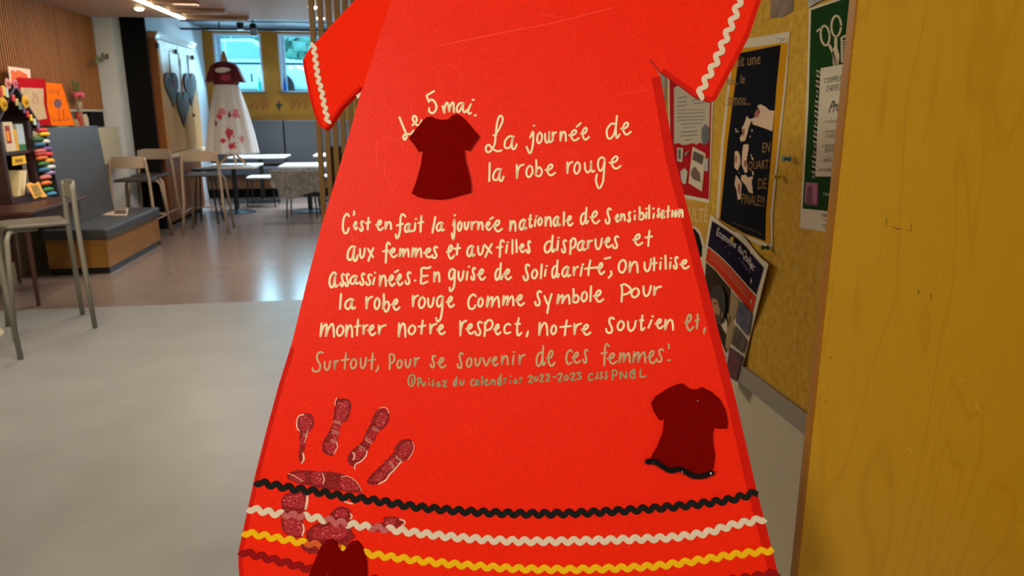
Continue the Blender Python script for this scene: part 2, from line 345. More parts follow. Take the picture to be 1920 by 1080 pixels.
line('cream handwriting reading assassinées. En guise de solidarité, on utilise', [
 ([('a',125,284,310,566), ('S',290,380,332,546), ('S',364,454,330,546), ('a',436,594,360,516), ('S',586,686,326,530), ('S',676,790,340,530), ('i',780,835,388,518), dot(828,330), ('n',876,1012,354,544), ('e',1008,1140,354,540), [(1125,322),(1172,296)], ('e',1130,1256,340,530), ('S',1268,1376,306,518), dot(1428,448),
   ('E',1495,1674,228,510), ('n',1690,1814,306,480)], *D_),
 ([('g',75,206,260,626), ('u',215,336,290,466), ('i',342,388,300,450), dot(395,240), ('S',414,506,240,454), ('e',510,654,265,450), ('d',770,912,174,450), ('e',900,1044,265,444), ('S',1196,1316,190,460), ('o',1320,1436,265,430), ('l',1456,1502,190,430), ('i',1516,1562,268,394), dot(1562,230), ('d',1620,1762,130,418), ('a',1776,1930,226,404)], *E_),
 ([('r',96,190,208,356), ('i',196,246,208,358), dot(243,190), [(345,135),(325,240),(318,340)], [(275,250),(350,240),(440,232)], ('e',430,552,158,338), [(545,112),(620,95)], [(632,285),(638,330),(600,375)], ('O',720,856,110,314), ('n',866,1024,136,314),
   [(1095,165),(1100,250),(1135,285),(1170,230),(1185,115),(1180,200)], [(1228,100),(1230,180),(1226,270)], [(1195,180),(1262,170)], ('i',1296,1334,145,268), dot(1325,107), [(1385,70),(1390,250)], ('i',1432,1470,145,258), dot(1462,105), ('S',1486,1570,72,264), ('e',1576,1722,115,260)], *F_)])
line('cream handwriting reading la robe rouge comme symbole pour', [
 ([('l',284,334,630,890), ('a',360,544,708,890), ('r',672,800,676,884), ('o',800,914,690,890), ('B',918,1054,636,930), ('e',1062,1210,716,900), ('r',1370,1490,656,850), ('o',1466,1594,676,874), ('u',1600,1730,690,864),
   [(1850,700),(1810,680),(1765,720),(1755,800),(1785,840),(1825,790),(1838,700),(1835,850),(1822,960),(1800,1035),(1762,1062),(1742,1010)]], *D_),
 ([('e',46,186,676,860), ('C',365,520,640,890), ('o',515,620,690,855), ('m',644,866,672,860), ('m',884,1082,662,836), ('e',1082,1236,650,836), ('S',1370,1494,590,840), ('y',1510,1650,636,950), ('m',1700,1924,646,810)], *E_),
 ([('b',78,200,515,732), ('o',208,316,550,716), ('l',330,370,480,716), ('e',380,540,536,720), [(778,475),(785,560),(778,705)], [(770,480),(820,465),(880,500),(905,545),(865,590),(795,612)], ('o',896,1036,502,660), ('u',1060,1204,472,644), ('r',1206,1340,482,630)], *F_)])
line('cream handwriting reading montrer notre respect, notre soutien et', [
 ([('m',148,392,115,346), ('o',396,530,140,330), ('n',530,668,140,346), ('t',668,778,60,324), ('r',790,890,142,306), ('e',866,1008,144,320), ('r',1020,1162,142,306), ('n',1320,1466,112,346), ('o',1472,1608,140,308), ('t',1622,1756,75,300), ('r',1790,1924,122,300)], *G_),
 ([('e',64,210,220,386), ('r',400,530,155,410), ('e',502,646,205,380), ('S',636,764,170,404), ('p',764,926,145,414), ('e',916,1044,212,390), ('c',1066,1190,200,376), ('T',1222,1356,115,404), [(1440,330),(1420,405)], ('n',1584,1756,185,402), ('o',1770,1880,220,386)], *H_),
 ([('t',55,206,184,386), ('r',216,330,222,376), ('e',312,440,236,380), ('S',604,724,150,360), ('o',740,844,188,326), ('u',860,992,190,336), ('T',1000,1090,126,324), ('i',1112,1175,180,296), dot(1175,148), ('e',1196,1312,170,302), ('n',1306,1440,175,320)], *I_)])
line('end of the fifth line, greyed for its weaker sheen, reading et', [([('e',1550,1676,116,326), ('t',1676,1744,112,306), [(1802,290),(1788,350)]], *I_)], ink_dim_sheen)
line('handwriting greyed for its weaker sheen, reading surtout, pour se souvenir de ces femmes', [
 ([[(205,570),(160,560),(118,610),(125,680),(165,760),(150,830),(100,855),(60,840),(50,800)], ('u',212,334,684,846), ('r',360,448,674,834), ('t',472,608,564,826), ('o',606,724,645,820), ('u',750,874,630,820), ('t',882,1004,566,830), [(1030,770),(1032,810),(1002,850)],
   ('P',1182,1294,576,830), ('o',1302,1406,660,812), ('u',1426,1540,655,806), ('r',1562,1664,632,788), ('S',1806,1906,598,806)], *G_[:3], 3.7),
 ([('e',72,220,714,886), ('S',370,476,640,894), ('o',506,612,710,876), ('u',632,746,714,860), ('v',750,884,715,858), ('e',882,1004,698,856), ('n',1026,1160,680,838), ('i',1196,1240,680,836), dot(1230,640), ('r',1288,1410,668,836), ('d',1548,1712,530,860), ('e',1706,1856,605,860)], *H_[:3], 3.7),
 ([('c',126,218,540,730), ('e',200,318,570,716), ('S',330,406,535,716), ('f',548,660,465,750), ('e',622,756,580,726), ('m',762,916,574,714), ('m',926,1102,562,712), ('e',1104,1226,550,720), ('S',1210,1314,530,706), [(1367,484),(1368,528)], dot(1370,675,3)], *I_[:3], 3.7)], ink_dim_sheen)
line('small grey handwriting reading 1 puisez du calendrier 2022-2023 CSSS PNQL', [
 ([('O',108,242,162,358), ('1',168,186,230,318), ('P',252,330,215,368), ('u',322,398,276,358), ('i',425,442,282,350), dot(435,240), ('S',472,522,245,362), ('e',535,618,280,364), ('z',626,712,256,368), ('d',790,874,200,358), ('u',890,978,246,348), ('c',1052,1124,236,358), ('a',1122,1204,246,352), ('l',1214,1248,190,344), ('e',1246,1344,236,350), ('n',1350,1444,242,344), ('d',1455,1540,156,348), ('r',1556,1608,222,324), ('i',1638,1658,258,318), dot(1662,205), ('e',1690,1768,238,320), ('r',1782,1842,212,320)], 750, 680, 8, 3.3),
 ([('2',72,158,182,308), ('o',162,238,196,288), ('2',242,322,166,298), ('2',332,418,160,290), [(452,216),(500,213)], ('2',512,606,146,294), ('o',612,694,170,274), ('2',702,798,142,274), ('3',798,888,132,262), ('c',976,1062,146,276), [(1122,145),(1118,200),(1112,240),(1082,232)], ('s',1142,1208,132,254), ('s',1218,1282,126,252), ('P',1326,1428,98,268), ('N',1448,1578,118,254), ('Q',1596,1704,88,242), ('L',1746,1862,88,230)], 980, 680, 8, 3.3)], ink_dark)

# ---- rick-rack trims
def rickrack(path, wl, amp, w, fmap, nrm, m, label, h=.0005, t=.0011, i0=0, i1=None, ph=0, root=None):
    c = catmull(path, 24); L = [0]
    for i in range(1, len(c)): L.append(L[-1]+(c[i]-c[i-1]).length)
    N = int(L[-1]/1.1); pts = []; j = 0
    for k in range(N+1):
        d = L[-1]*k/N
        while j < len(L)-2 and L[j+1] < d: j += 1
        f = (d-L[j])/max(1e-6, L[j+1]-L[j]); p = c[j].lerp(c[j+1], f); tt = (c[min(j+1, len(c)-1)]-c[max(j, 0)]).normalized()
        pts.append(p+V((-tt.y, tt.x))*amp*math.sin(2*math.pi*d/wl+ph))
    if i1: a = int(N*i0); b = int(N*i1); pts = pts[a:b]
    n = len(pts); vs = []; prof = [(-.5, 0), (-.46, .75), (-.3, 1), (.3, 1), (.46, .75), (.5, 0)]
    for k in range(n):
        tt = (pts[min(k+2, n-1)]-pts[max(k-2, 0)]).normalized(); nn = V((-tt.y, tt.x))
        for u, z in prof: q = pts[k]+nn*u*w; vs.append(fmap(q.x, q.y, h+z*t))
    fs = []
    for k in range(n-1):
        for u in range(5): fs.append((k*6+u, k*6+u+1, k*6+7+u, k*6+6+u))
    fs += [tuple(range(6)), tuple(range((n-1)*6, n*6))]
    return MB().add(vs, fs).build('rickrack_trim', m, root or sign, label=label, smooth=False)
BK = [(479,903),(540,914),(590,921),(640,930),(707,939),(773,949),(840,956),(920,961),(1010,963),(1100,961),(1198,955),(1269,949),(1332,942),(1375,935),(1419,923)]
WH = [(465,953),(490,957),(523,963),(573,968),(617,975),(673,985),(740,993),(800,1001),(880,1009),(970,1014),(1060,1014),(1140,1012),(1200,1010),(1260,1007),(1320,999),(1374,984),(1434,972)]
YE = [(456,998),(490,1003),(540,1012),(590,1020),(640,1029),(700,1039),(773,1049),(860,1058),(960,1065),(1060,1067),(1150,1065),(1223,1061),(1276,1055),(1329,1047),(1381,1039),(1449,1031)]
DR = [(450,1034),(490,1043),(540,1056),(590,1068),(700,1086),(850,1100),(1000,1106),(1150,1104),(1300,1094),(1399,1083),(1460,1073)]
rickrack(BK, 23, 4.0, 11, S, SN, trim_k, 'black wavy trim across the hem')
rickrack(WH, 23, 3.7, 11.5, S, SN, trim_w, 'white wavy trim across the hem')
rickrack(YE, 24, 3.3, 11.5, S, SN, trim_y, 'yellow wavy trim across the hem')
rickrack(DR, 24, 3.3, 12, S, SN, trim_r, 'dark red wavy trim along the bottom')
rickrack([(1390,-60),(1390,-30),(1386,0),(1376,33),(1362,67),(1341,117),(1328,142),(1317,164),(1310,186)], 24, 4.4, 10.5, S, SN, trim_w, 'white wavy trim on the right sleeve')
rickrack([(588,81),(591,100),(595,130),(598,148),(604,171),(609,197),(617,233)], 14.2, 2.6, 7.2, S2, SN2, trim_w, 'white wavy trim on the left sleeve')

# ---- felt dresses glued on the card
def zpts(pts, ox, oy, s): return [(x/s+ox, y/s+oy) for x, y in pts]
def felt_dress(pts, label, bend=.0):
    c = [(q.x, q.y) for q in pts]
    return MB().prism([S(x, y, .0006) for x, y in c], SN*.0022).build('felt_dress', felt, sign, label=label)
F1 = zpts([(1080,298),(1110,315),(1160,328),(1210,322),(1250,290),(1285,277),(1325,300),(1380,360),(1465,460),(1430,510),(1385,577),(1340,562),(1350,650),(1385,780),(1398,870),(1395,912),(1330,930),(1220,960),(1150,970),(1020,960),(960,945),(918,920),(950,840),(990,700),(1010,570),(975,583),(940,530),(895,475),(930,430),(1010,330),(1040,305)], 560, 150, 4.32)
felt_dress([V(p) for p in F1], 'dark red felt mini dress beside the title')
F2 = zpts([(510,52),(545,80),(580,86),(615,72),(660,95),(705,135),(735,190),(748,250),(745,292),(700,293),(675,286),(667,330),(670,380),(680,430),(668,520),(600,540),(540,525),(490,500),(430,515),(380,480),(335,462),(350,430),(375,390),(405,310),(412,240),(385,248),(355,200),(343,155),(370,120),(430,80),(480,58)], 1100, 700, 2.8425)
d2 = felt_dress([V(p) for p in F2], 'dark red felt mini dress with a fuzzy black hem')
F3 = zpts([(545,870),(570,882),(598,932),(615,936),(660,882),(690,878),(712,900),(730,940),(742,990),(745,1080),(750,1160),(756,1260),(640,1285),(520,1270),(525,1150),(530,1030),(505,1080),(490,1105),(440,1095),(420,1072),(435,1035),(465,960),(490,905),(520,878)], 440, 720, 3)
felt_dress([V(p) for p in F3], 'dark red felt mini dress cut off at the bottom edge')
mb = MB(); hem = catmull(zpts([(318,468),(345,464),(370,470),(400,492),(440,513),(475,505),(505,508),(535,528),(570,543),(620,540),(664,522)], 1100, 700, 2.8425), 10)
for p in hem:
    for _ in range(18):
        a = random.uniform(0, 6.28); l = random.uniform(4.0, 8.5); z = random.uniform(.0025, .006)
        b = p+V((random.uniform(-1, 1), random.uniform(-1, 1))); e = b+V((math.cos(a), math.sin(a)))*l; nn = V((-math.sin(a), math.cos(a)))*.7
        mb.add([S(b.x+nn.x, b.y+nn.y, z), S(b.x-nn.x, b.y-nn.y, z), S(e.x, e.y, z+random.uniform(-.001, .0015))], [(0, 1, 2)])
mb.tube([S(p.x, p.y, .0025) for p in hem], .0026, 6)
mb.build('fuzzy_trim', blackfuzz, d2, kind='stuff', label='fuzzy black chenille hem', fixn=False)
glass = mat('silver_bead', (225, 228, 232), .15, metal=.6)
for x, y, r in ((1223.5, 864, .0012), (1277, 882, .0012), (1330.5, 885, .0014), (1306, 750, .0008)):
    MB().ball(S(x, y, .005), r, 6).build('bead', glass, d2, smooth=True)

# ---- the painted handprint
paint = mat('dark_red_paint', (162, 8, 16), .4, var=.55, scale=420, bump=.9, bscale=500, spec=.3, col2=(112, 0, 4))
paint_l = mat('pink_red_paint', (196, 44, 58), .4, var=.5, scale=520, bump=.9, bscale=500, spec=.3, col2=(150, 10, 22))
_r = [n for n in paint_l.node_tree.nodes if n.type == 'VALTORGB'][0].color_ramp
_e = _r.elements.new(.60); _e.color = (*lin((186, 34, 48)), 1); _r.elements[2].position = .70; _r.elements[2].color = (*lin((240, 150, 140)), 1)
paint_w = mat('pale_pink_paint', (246, 190, 170), .4, bump=.6, bscale=500)
hp = thing('handprint', (0, 0, 0), None, None); hp.parent = sign
def local_root(o):
    q = V((0, 0, 0))
    while o: q += o.location; o = o.parent
    return q
def pp(name, pts, m, h, jit=0):
    c = catmull(pts+[pts[0]], 5)[:-1]
    if jit: c = [q+V((random.uniform(-jit, jit), random.uniform(-jit, jit))) for q in c]
    return MB().poly([S(q.x, q.y, h) for q in c]).build(name, m, hp)
z = lambda pts: zpts(pts, 440, 720, 3)
dark = [z([(370,172),(400,165),(430,170),(443,195),(445,225),(432,255),(415,275),(405,300),(398,330),(392,370),(385,410),(375,440),(362,425),(362,390),(368,350),(362,310),(366,280),(358,250),(352,215)]),
        z([(575,85),(605,82),(640,86),(655,115),(650,160),(632,205),(602,222),(590,270),(580,320),(575,370),(555,398),(530,402),(500,385),(492,350),(502,315),(530,270),(548,230),(555,190),(562,130)]),
        z([(840,135),(865,160),(870,190),(860,225),(830,255),(805,270),(790,310),(765,345),(745,390),(710,430),(675,462),(650,455),(636,425),(645,390),(680,355),(715,325),(740,270),(765,215),(785,170),(805,145)]),
        z([(965,308),(995,315),(1008,345),(1000,385),(975,420),(940,440),(915,475),(880,505),(850,540),(810,560),(770,568),(745,552),(758,520),(800,480),(850,430),(890,390),(905,350),(930,320)]),
        z([(295,510),(340,488),(420,486),(480,495),(530,492),(580,500),(640,520),(685,550),(712,590),(716,612),(690,612),(640,605),(590,598),(540,598),(490,590),(430,575),(370,560),(320,545),(298,530)]),
        z([(285,620),(330,605),(385,608),(410,625),(412,660),(408,700),(392,725),(380,760),(390,800),(385,850),(350,865),(300,850),(268,820),(262,760),(264,700),(262,650)]),
        z([(530,745),(560,705),(600,688),(640,700),(655,730),(648,755),(655,780),(660,830),(680,860),(650,880),(640,915),(615,935),(590,900),(560,880),(530,885),(490,925),(470,950),(430,955),(390,935),(375,905),(400,870),(405,830),(440,800),(490,770)]),
        z([(745,812),(775,790),(800,788),(840,772),(835,755),(860,745),(920,752),(950,768),(945,790),(915,803),(880,812),(850,832),(800,830)])]
for k, pts in enumerate(dark): pp('paint_mark', pts, paint, .0002+k*.00001, .7)
light = [z([(372,180),(400,175),(430,185),(435,215),(420,250),(395,270),(375,262),(360,225)]), z([(368,300),(395,290),(390,340),(370,345)]),
         z([(580,100),(635,100),(640,140),(625,190),(600,205),(568,190)]), z([(556,205),(596,215),(582,300),(570,330),(545,320),(548,260)]), z([(512,335),(565,330),(572,360),(550,395),(520,375)]),
         z([(815,160),(850,160),(855,200),(825,240),(795,230),(800,190)]), z([(775,245),(800,262),(775,320),(745,345),(735,310)]), z([(665,385),(720,355),(735,385),(700,425),(665,420)]),
         z([(935,345),(975,325),(995,345),(985,390),(945,420),(920,395)]), z([(880,410),(925,435),(880,480),(850,500),(830,475)]), z([(790,510),(830,490),(850,505),(820,545),(780,545)]),
         z([(310,515),(380,500),(400,540),(360,552),(315,535)]), z([(430,500),(500,500),(498,565),(440,560)]), z([(600,520),(660,540),(690,590),(600,590)]),
         z([(290,630),(375,620),(385,690),(300,690),(275,660)]), z([(270,745),(370,740),(378,830),(340,850),(285,830)]), z([(450,810),(560,790),(640,800),(630,850),(580,870),(520,870),(440,860)]), z([(570,715),(620,705),(635,740),(570,745)]), z([(850,760),(900,758),(910,790),(850,795)])]
for k, pts in enumerate(light): pp('paint_mark', pts, paint_l, .00032+k*.000004, 1.0)
mb = MB()
for path, w in [([(388,172),(362,180),(350,210),(352,245),(364,262)], 2.6), ([(412,262),(402,300),(394,330)], 1.4), ([(385,390),(390,420),(380,442)], 3.4), ([(575,78),(566,100),(566,120)], 1.6), ([(574,330),(578,355),(560,392)], 1.8),
                ([(815,135),(845,130),(864,148),(866,165)], 1.4), ([(745,375),(738,405),(710,435),(680,452),(676,478)], 2.6), ([(1000,325),(1008,350),(1000,385),(975,425)], 1.4), ([(935,438),(905,475),(870,510),(850,540),(810,562)], 2.8), ([(665,385),(675,400),(668,425)], 2.6),
                ([(598,520),(640,520),(680,545),(705,580),(715,605)], 1.2), ([(495,505),(505,535),(498,560)], 2.0), ([(410,625),(408,660),(400,700)], 5.0), ([(615,658),(640,668),(662,672)], 3.2), ([(652,730),(660,745),(652,758)], 3.0), ([(930,760),(955,770),(955,785),(940,798)], 3.0), ([(385,790),(390,820),(380,850)], 3.6), ([(302,505),(330,512),(350,525),(385,545)], 1.2)]:
    ribbon(mb, catmull(z(path), 6), w, S, .00045)
for a, b, c2, d_ in ((560,200,600,215), (545,260,590,268), (780,238,812,255), (735,300,775,325), (905,398,945,430), (870,430,900,470), (385,275,412,285), (540,310,580,322), (700,345,735,362)):
    for k in range(3):
        o = k*7; ribbon(mb, z([(a, b+o), ((a+c2)/2+random.uniform(-4, 4), (b+d_)/2+o+random.uniform(-3, 3)), (c2, d_+o)]), .5, S, .00045, caps=False)
mb.build('paint_ridge', paint_w, hp, kind='stuff', label='pale pink ridges of wet paint')
stained = mat('stained_trim', (214, 120, 122), .6, var=.5, scale=700, bump=.5, bscale=900, col2=(170, 40, 50))
stained_o = mat('orange_stained_trim', (214, 84, 10), .7, var=.3, scale=600)
def trim_patch(path, wl, amp, w, x0, x1, m, label):
    c = catmull(path, 24); L = sum((c[i]-c[i-1]).length for i in range(1, len(c))); d = 0; a = b = None
    for i in range(1, len(c)):
        d += (c[i]-c[i-1]).length
        if a is None and c[i].x > x0: a = d/L
        if b is None and c[i].x > x1: b = d/L
    rickrack(path, wl, amp, w, S, SN, m, label, h=.00055, t=.00112, i0=a, i1=b, root=hp)
trim_patch(WH, 23, 3.7, 11.6, 530, 572, stained, 'paint-stained stretch of white trim')
trim_patch(WH, 23, 3.7, 11.6, 610, 652, stained, 'paint-stained stretch of white trim')
trim_patch(WH, 23, 3.7, 11.6, 692, 728, stained, 'paint-stained stretch of white trim')
trim_patch(YE, 24, 3.3, 11.6, 572, 640, stained_o, 'orange-stained stretch of yellow trim')
hp['label'] = 'dark red painted handprint across the trims'

# ---- easel that carries the sign (behind it)
pine = mat('pine', (176, 128, 72), .55, var=.25, scale=12, stretch=(1, 1, .1))
ea = thing('easel', (SP.x, SP.y+.25, 0), 'plain wooden easel hidden behind the red dress sign', 'easel')
bb = S(960, 1178)
def bar(a, b, w, t):
    a = V(a); b = V(b); d = (b-a).normalized(); u = RT; n2 = d.cross(u).normalized()
    return MB().add([a+u*i*w+n2*j*t for i, j in ((-1,-1),(1,-1),(1,1),(-1,1))]+[b+u*i*w+n2*j*t for i, j in ((-1,-1),(1,-1),(1,1),(-1,1))], [(3,2,1,0),(4,5,6,7),(0,1,5,4),(1,2,6,5),(2,3,7,6),(3,0,4,7)])
for sx in (-1, 1):
    top = S(960, 60, -.019)+RT*sx*.05; foot = V((bb.x, bb.y, 0))+RT*sx*.16-FH*.10
    mid = S(960, 1178, -.019)+RT*sx*.12
    bar(mid, top, .013, .009).build('leg', pine, ea); bar(foot+FH*0, mid, .013, .009).build('leg', pine, ea)
bar(V((bb.x, bb.y, 0))+FH*.42, S(960, 300, -.05), .013, .009).build('leg', pine, ea)
MB().add([S(960, 1178, h)+RT*i*.17+V((0, 0, -.0005-k)) for h, k in ((.02, 0), (-.04, 0), (-.04, .02), (.02, .02)) for i in (-1, 1)], [(0,1,3,2),(2,3,5,4),(4,5,7,6),(6,7,1,0),(0,2,4,6),(1,7,5,3)]).build('ledge', pine, ea)

# ================================================================== the room
floor_n = mat('floor_pale_vinyl', (128, 130, 132), .40, var=.10, scale=3.5, bump=.05, bscale=60, spec=.35)
floor_f = mat('floor_brown_vinyl', (120, 106, 100), .2, var=.10, scale=3, bump=.05, bscale=60, spec=.45)
ceil_m = mat('ceiling_mauve', (192, 162, 146), .55, var=.04, scale=2)
white_w = mat('white_wall', (198, 204, 212), .7, var=.03, scale=3)
beige_w = mat('beige_wall', (176, 168, 144), .6, var=.03, scale=3)
yellow_w = mat('mustard_wall', (164, 108, 6), .7, var=.14, scale=3)
grey_w = mat('dark_grey_ceiling', (96, 104, 116), .8, var=.05, scale=3)
blackm = mat('black_matte', (10, 10, 11), .85, spec=.15)
blackmetal = mat('black_metal', (16, 18, 20), .45)
slatm = mat('slat_wood', (158, 104, 58), .6, var=.2, scale=9, stretch=(1, 1, .06), spec=.2)
slatback = mat('slat_backing', (34, 24, 16), .9)
XB = .90
struct('floor', MB().box((-5, -4.2, -.1), (2.2, 5.92, 0)), floor_n)
struct('floor', MB().box((-5, 5.92, -.1), (2.2, 14.2, 0)), floor_f)
struct('ceiling', MB().box((-5, -4.2, 2.53), (2.2, 9.45, 2.63)), ceil_m)
struct('ceiling', MB().box((-5, 9.45, 2.86), (2.2, 14.2, 2.96)), grey_w)
struct('trim_1', MB().box((-5, 9.37, 2.6301), (2.2, 9.45, 2.859)), blackm)
struct('wall_right', MB().box((.92, -4.2, 0), (1.02, 13.9, 2.86)), mat('pale_wall', (200, 194, 172), .6, var=.03, scale=3))
struct('wall_behind', MB().box((-5, -4.2, 0), (.92, -4.1, 2.53)), white_w)
struct('wall_left', MB().box((-3.60, -4.1, 0), (-3.53, 9.6, 2.53)), beige_w)
struct('wall_column', MB().box((-3.60, 9.6, 0), (-3.30, 9.88, 2.853)), white_w)
struct('wall_left', MB().box((-3.6, 9.93, 0), (-3.33, 13.9, 2.86)), white_w)
# back wall with its windows cut out
YB = 13.9; WX = [(-3.165, -2.36), (-2.08, -1.275), (-.995, -.19)]; WZ = (1.80, 2.785)
mb = MB(); xs = [-3.33]+[v for w in WX for v in w]+[.92]
mb.box((-3.6, YB, 0), (.92, YB+.3, WZ[0])); mb.box((-3.6, YB, WZ[1]), (.92, YB+.3, 2.86))
for i in range(0, len(xs), 2): mb.box((xs[i], YB, WZ[0]), (xs[i+1], YB+.3, WZ[1]))
struct('wall_back', mb, yellow_w)
frame_m = mat('window_frame_white', (196, 216, 230), .45)
pane_m = bpy.data.materials.new('window_glass'); pane_m.use_nodes = True; nt = pane_m.node_tree; nt.nodes.clear()
o_ = nt.nodes.new('ShaderNodeOutputMaterial'); mx = nt.nodes.new('ShaderNodeMixShader'); tr = nt.nodes.new('ShaderNodeBsdfTransparent'); gl = nt.nodes.new('ShaderNodeBsdfGlossy')
tr.inputs[0].default_value = (.78, .95, .97, 1); gl.inputs['Roughness'].default_value = .03; mx.inputs[0].default_value = .07
nt.links.new(tr.outputs[0], mx.inputs[1]); nt.links.new(gl.outputs[0], mx.inputs[2]); nt.links.new(mx.outputs[0], o_.inputs[0])
for n, (a, b) in enumerate(WX):
    w = thing('window_%d' % (n+1), ((a+b)/2, YB, WZ[0]), None, None); w['kind'] = 'structure'
    mb = MB(); t = .035
    mb.box((a, YB+.02, WZ[0]), (a+t, YB+.28, WZ[1])); mb.box((b-t, YB+.02, WZ[0]), (b, YB+.28, WZ[1]))
    mb.box((a+t, YB+.02, WZ[1]-t), (b-t, YB+.28, WZ[1])); mb.box((a+t, YB+.02, WZ[0]), (b-t, YB+.28, WZ[0]+.02))
    mb.build('window_frame', frame_m, w)
    MB().box((a+t, YB+.20, 2.275), (b-t, YB+.25, 2.31)).build('meeting_rail', mat('rail_grey', (70, 110, 130), .5), w)
    MB().box((a+t, YB+.19, WZ[0]+.02), (a+t+.05, YB+.26, WZ[1]-t)).build('sash', frame_m, w)
    MB().box((a+t+.05, YB+.225, WZ[0]+.02), (b-t, YB+.231, 2.275)).build('pane', pane_m, w)
    MB().box((a+t+.05, YB+.215, 2.31), (b-t, YB+.221, WZ[1]-t)).build('pane', pane_m, w)
    MB().box((a-.03, YB-.04, WZ[0]-.03), (b+.03, YB+.02, WZ[0])).build('window_sill', mat('sill_brown', (92, 78, 50), .6), w)
# ceiling ribs and lights
rib_m = mat('ceiling_rib', (156, 126, 108), .5)
for k, (x1, y) in enumerate(((-1.93, 7.98), (-1.80, 8.55), (-1.68, 9.18))):
    struct('trim_%d' % (k+2), MB().box((-2.36, y, 2.488), (x1, y+.12, 2.5295)), rib_m, bevel=.015)
lampm = mat('lamp_warm_white', (255, 240, 190), .5, emit=14)
ls = thing('linear_ceiling_light', (-2.42, 6.7, 2.53), 'long glowing ceiling strip light above the hall', 'light')
MB().box((-2.455, 4.0, 2.515), (-2.385, 9.32, 2.5295)).build('housing', mat('lamp_housing', (210, 205, 190), .5), ls)
MB().box((-2.446, 4.01, 2.503), (-2.394, 9.31, 2.5149)).build('diffuser', lampm, ls)
def downlight(x, y, label, z=2.53, r=.045):
    d = thing('recessed_downlight', (x, y, z), label, 'light', 'recessed downlights')
    MB().lathe([(r*1.3, -.006), (r*1.3, 0), (r, 0), (r, -.006)], n=16).build('bezel', mat('bezel', (210, 200, 185), .4), d, world=False)
    MB().ball((0, 0, -.006), r*.95, 8, (1, 1, .55)).build('lamp', lampm, d, world=False)
downlight(-2.66, 8.6, 'small round downlight left of the strip light'); downlight(-.85, 8.21, 'round downlight seen behind the wooden slats, nearer one')
downlight(-.87, 9.17, 'round downlight seen behind the wooden slats, farther one')
# track and spots of the far room
tk = thing('ceiling_track', (-2.2, 12.6, 2.86), 'black horizontal lighting track hung below the grey ceiling', 'lighting track')
MB().box((-3.32, 12.58, 2.70), (.3, 12.62, 2.73)).build('rail', blackmetal, tk)
for x in (-2.75, -1.05): MB().tube([(x, 12.6, 2.73), (x, 12.6, 2.86)], .012, 6).build('hanger', blackmetal, tk)
tk2 = thing('ceiling_track', (-2.2, 11.4, 2.86), 'thin black track nearer than the window track', 'lighting track')
MB().box((-3.0, 11.38, 2.70), (.3, 11.42, 2.715)).build('rail', blackmetal, tk2)
for x in (-2.4, -.4): MB().tube([(x, 11.4, 2.715), (x, 11.4, 2.86)], .01, 6).build('hanger', blackmetal, tk2)
for px_, py, lab in ((450, 44, 'black cylinder spotlight on the track, left one'), (475, 55, 'black cylinder spotlight on the track, right one')):
    q = ony(px_, py, 11.9); s_ = thing('track_spotlight', (q.x, 11.9, 2.86), lab, 'spotlight', 'track spotlights')
    MB().lathe([(.05, -.17), (.052, -.16), (.052, -.02), (.04, 0)], c=(0, 0, q.z-2.86+.08), n=14).build('spot_body', blackmetal, s_, world=False, smooth=False)
    MB().tube([(0, 0, q.z-2.86+.05), (0, 0, 0)], .01, 6).build('stem', blackmetal, s_, world=False)

# slatted wood cladding on the left wall above the ledge
mb = MB(); y = 4.2
while y < 9.52: mb.box((-3.507, y, 1.5), (-3.470, y+.025, 2.5295)); y += .046
cl = thing('slatted_wood_cladding', (-3.51, 6.9, 1.5), 'vertical brown wooden slats covering the upper left wall', 'wall cladding')
mb.build('slat', slatm, cl, kind='stuff')
MB().box((-3.5298, 4.2, 1.5), (-3.507, 9.52, 2.5295)).build('backing_board', slatback, cl)
struct('trim_5', MB().box((-3.5298, 4.2, 1.478), (-3.41, 9.4, 1.4998)), mat('ledge_grey', (166, 160, 150), .5))
ledge = MB().box((-3.5298, 7.25, 0.9), (-3.30, 9.40, 1.30)); struct('trim_6', ledge, beige_w)
# black panel between the column and the wardrobe
tag(MB().box((-3.40, 9.885, 0), (-3.02, 9.925, 2.858)).build('black_curtain', blackm), 'tall plain black curtain between white column and wardrobe', 'curtain')

# ---- wardrobe with heart boards
wood_o = mat('orange_wood', (126, 72, 26), .45, var=.35, scale=5, stretch=(1, 1, .15))
pine_d = mat('glossy_pine', (180, 142, 94), .34, var=.2, scale=6, stretch=(1, 1, .12), spec=.5)
XW = -2.95
wd = thing('wardrobe', (-3.14, 10.9, 0), 'tall pine cupboard with three dark heart boards on its doors', 'wardrobe')
MB().box((-3.328, 10.07, .95), (XW-.02, 11.78, 2.36)).build('carcass', wood_o, wd)
mb = MB()
for k, (dz, dx) in enumerate(((0, .0), (.025, .015), (.05, .035))): mb.box((-3.328, 10.04-dx, 2.36+dz), (XW+dx, 11.81, 2.385+dz))
mb.build('cornice', mat('cornice_wood', (150, 122, 96), .4, coat=.4), wd)
MB().box((-3.328, 10.0, .90), (XW+.06, 11.85, .95)).build('ledge', mat('ledge_pale', (206, 176, 140), .35), wd)
MB().box((-3.328, 10.07, .06), (XW-.06, 11.78, .90)).build('base_cabinet', wood_o, wd)
MB().box((-3.32, 10.1, 0), (XW-.1, 11.75, .06)).build('plinth', blackm, wd)
for i, (a, b) in enumerate(((10.09, 10.90), (10.92, 11.76))):
    d = MB().box((XW-.02, a, .96), (XW, b, 2.34)).build('door', pine_d, wd)
    c = (a+b)/2
    mb = MB()
    for p0, p1 in ((a+.04, c-.02), (c+.02, b-.04)): mb.box((XW, p0, 1.0), (XW+.006, p1, 2.24))
    mb.build('door_panel', pine_d, d, bevel=.003)
    MB().ball((XW+.02, (b-.05 if i == 0 else a+.42), 1.42), .022, 6).build('knob', mat('knob_brown', (90, 30, 16), .4), d, smooth=True)
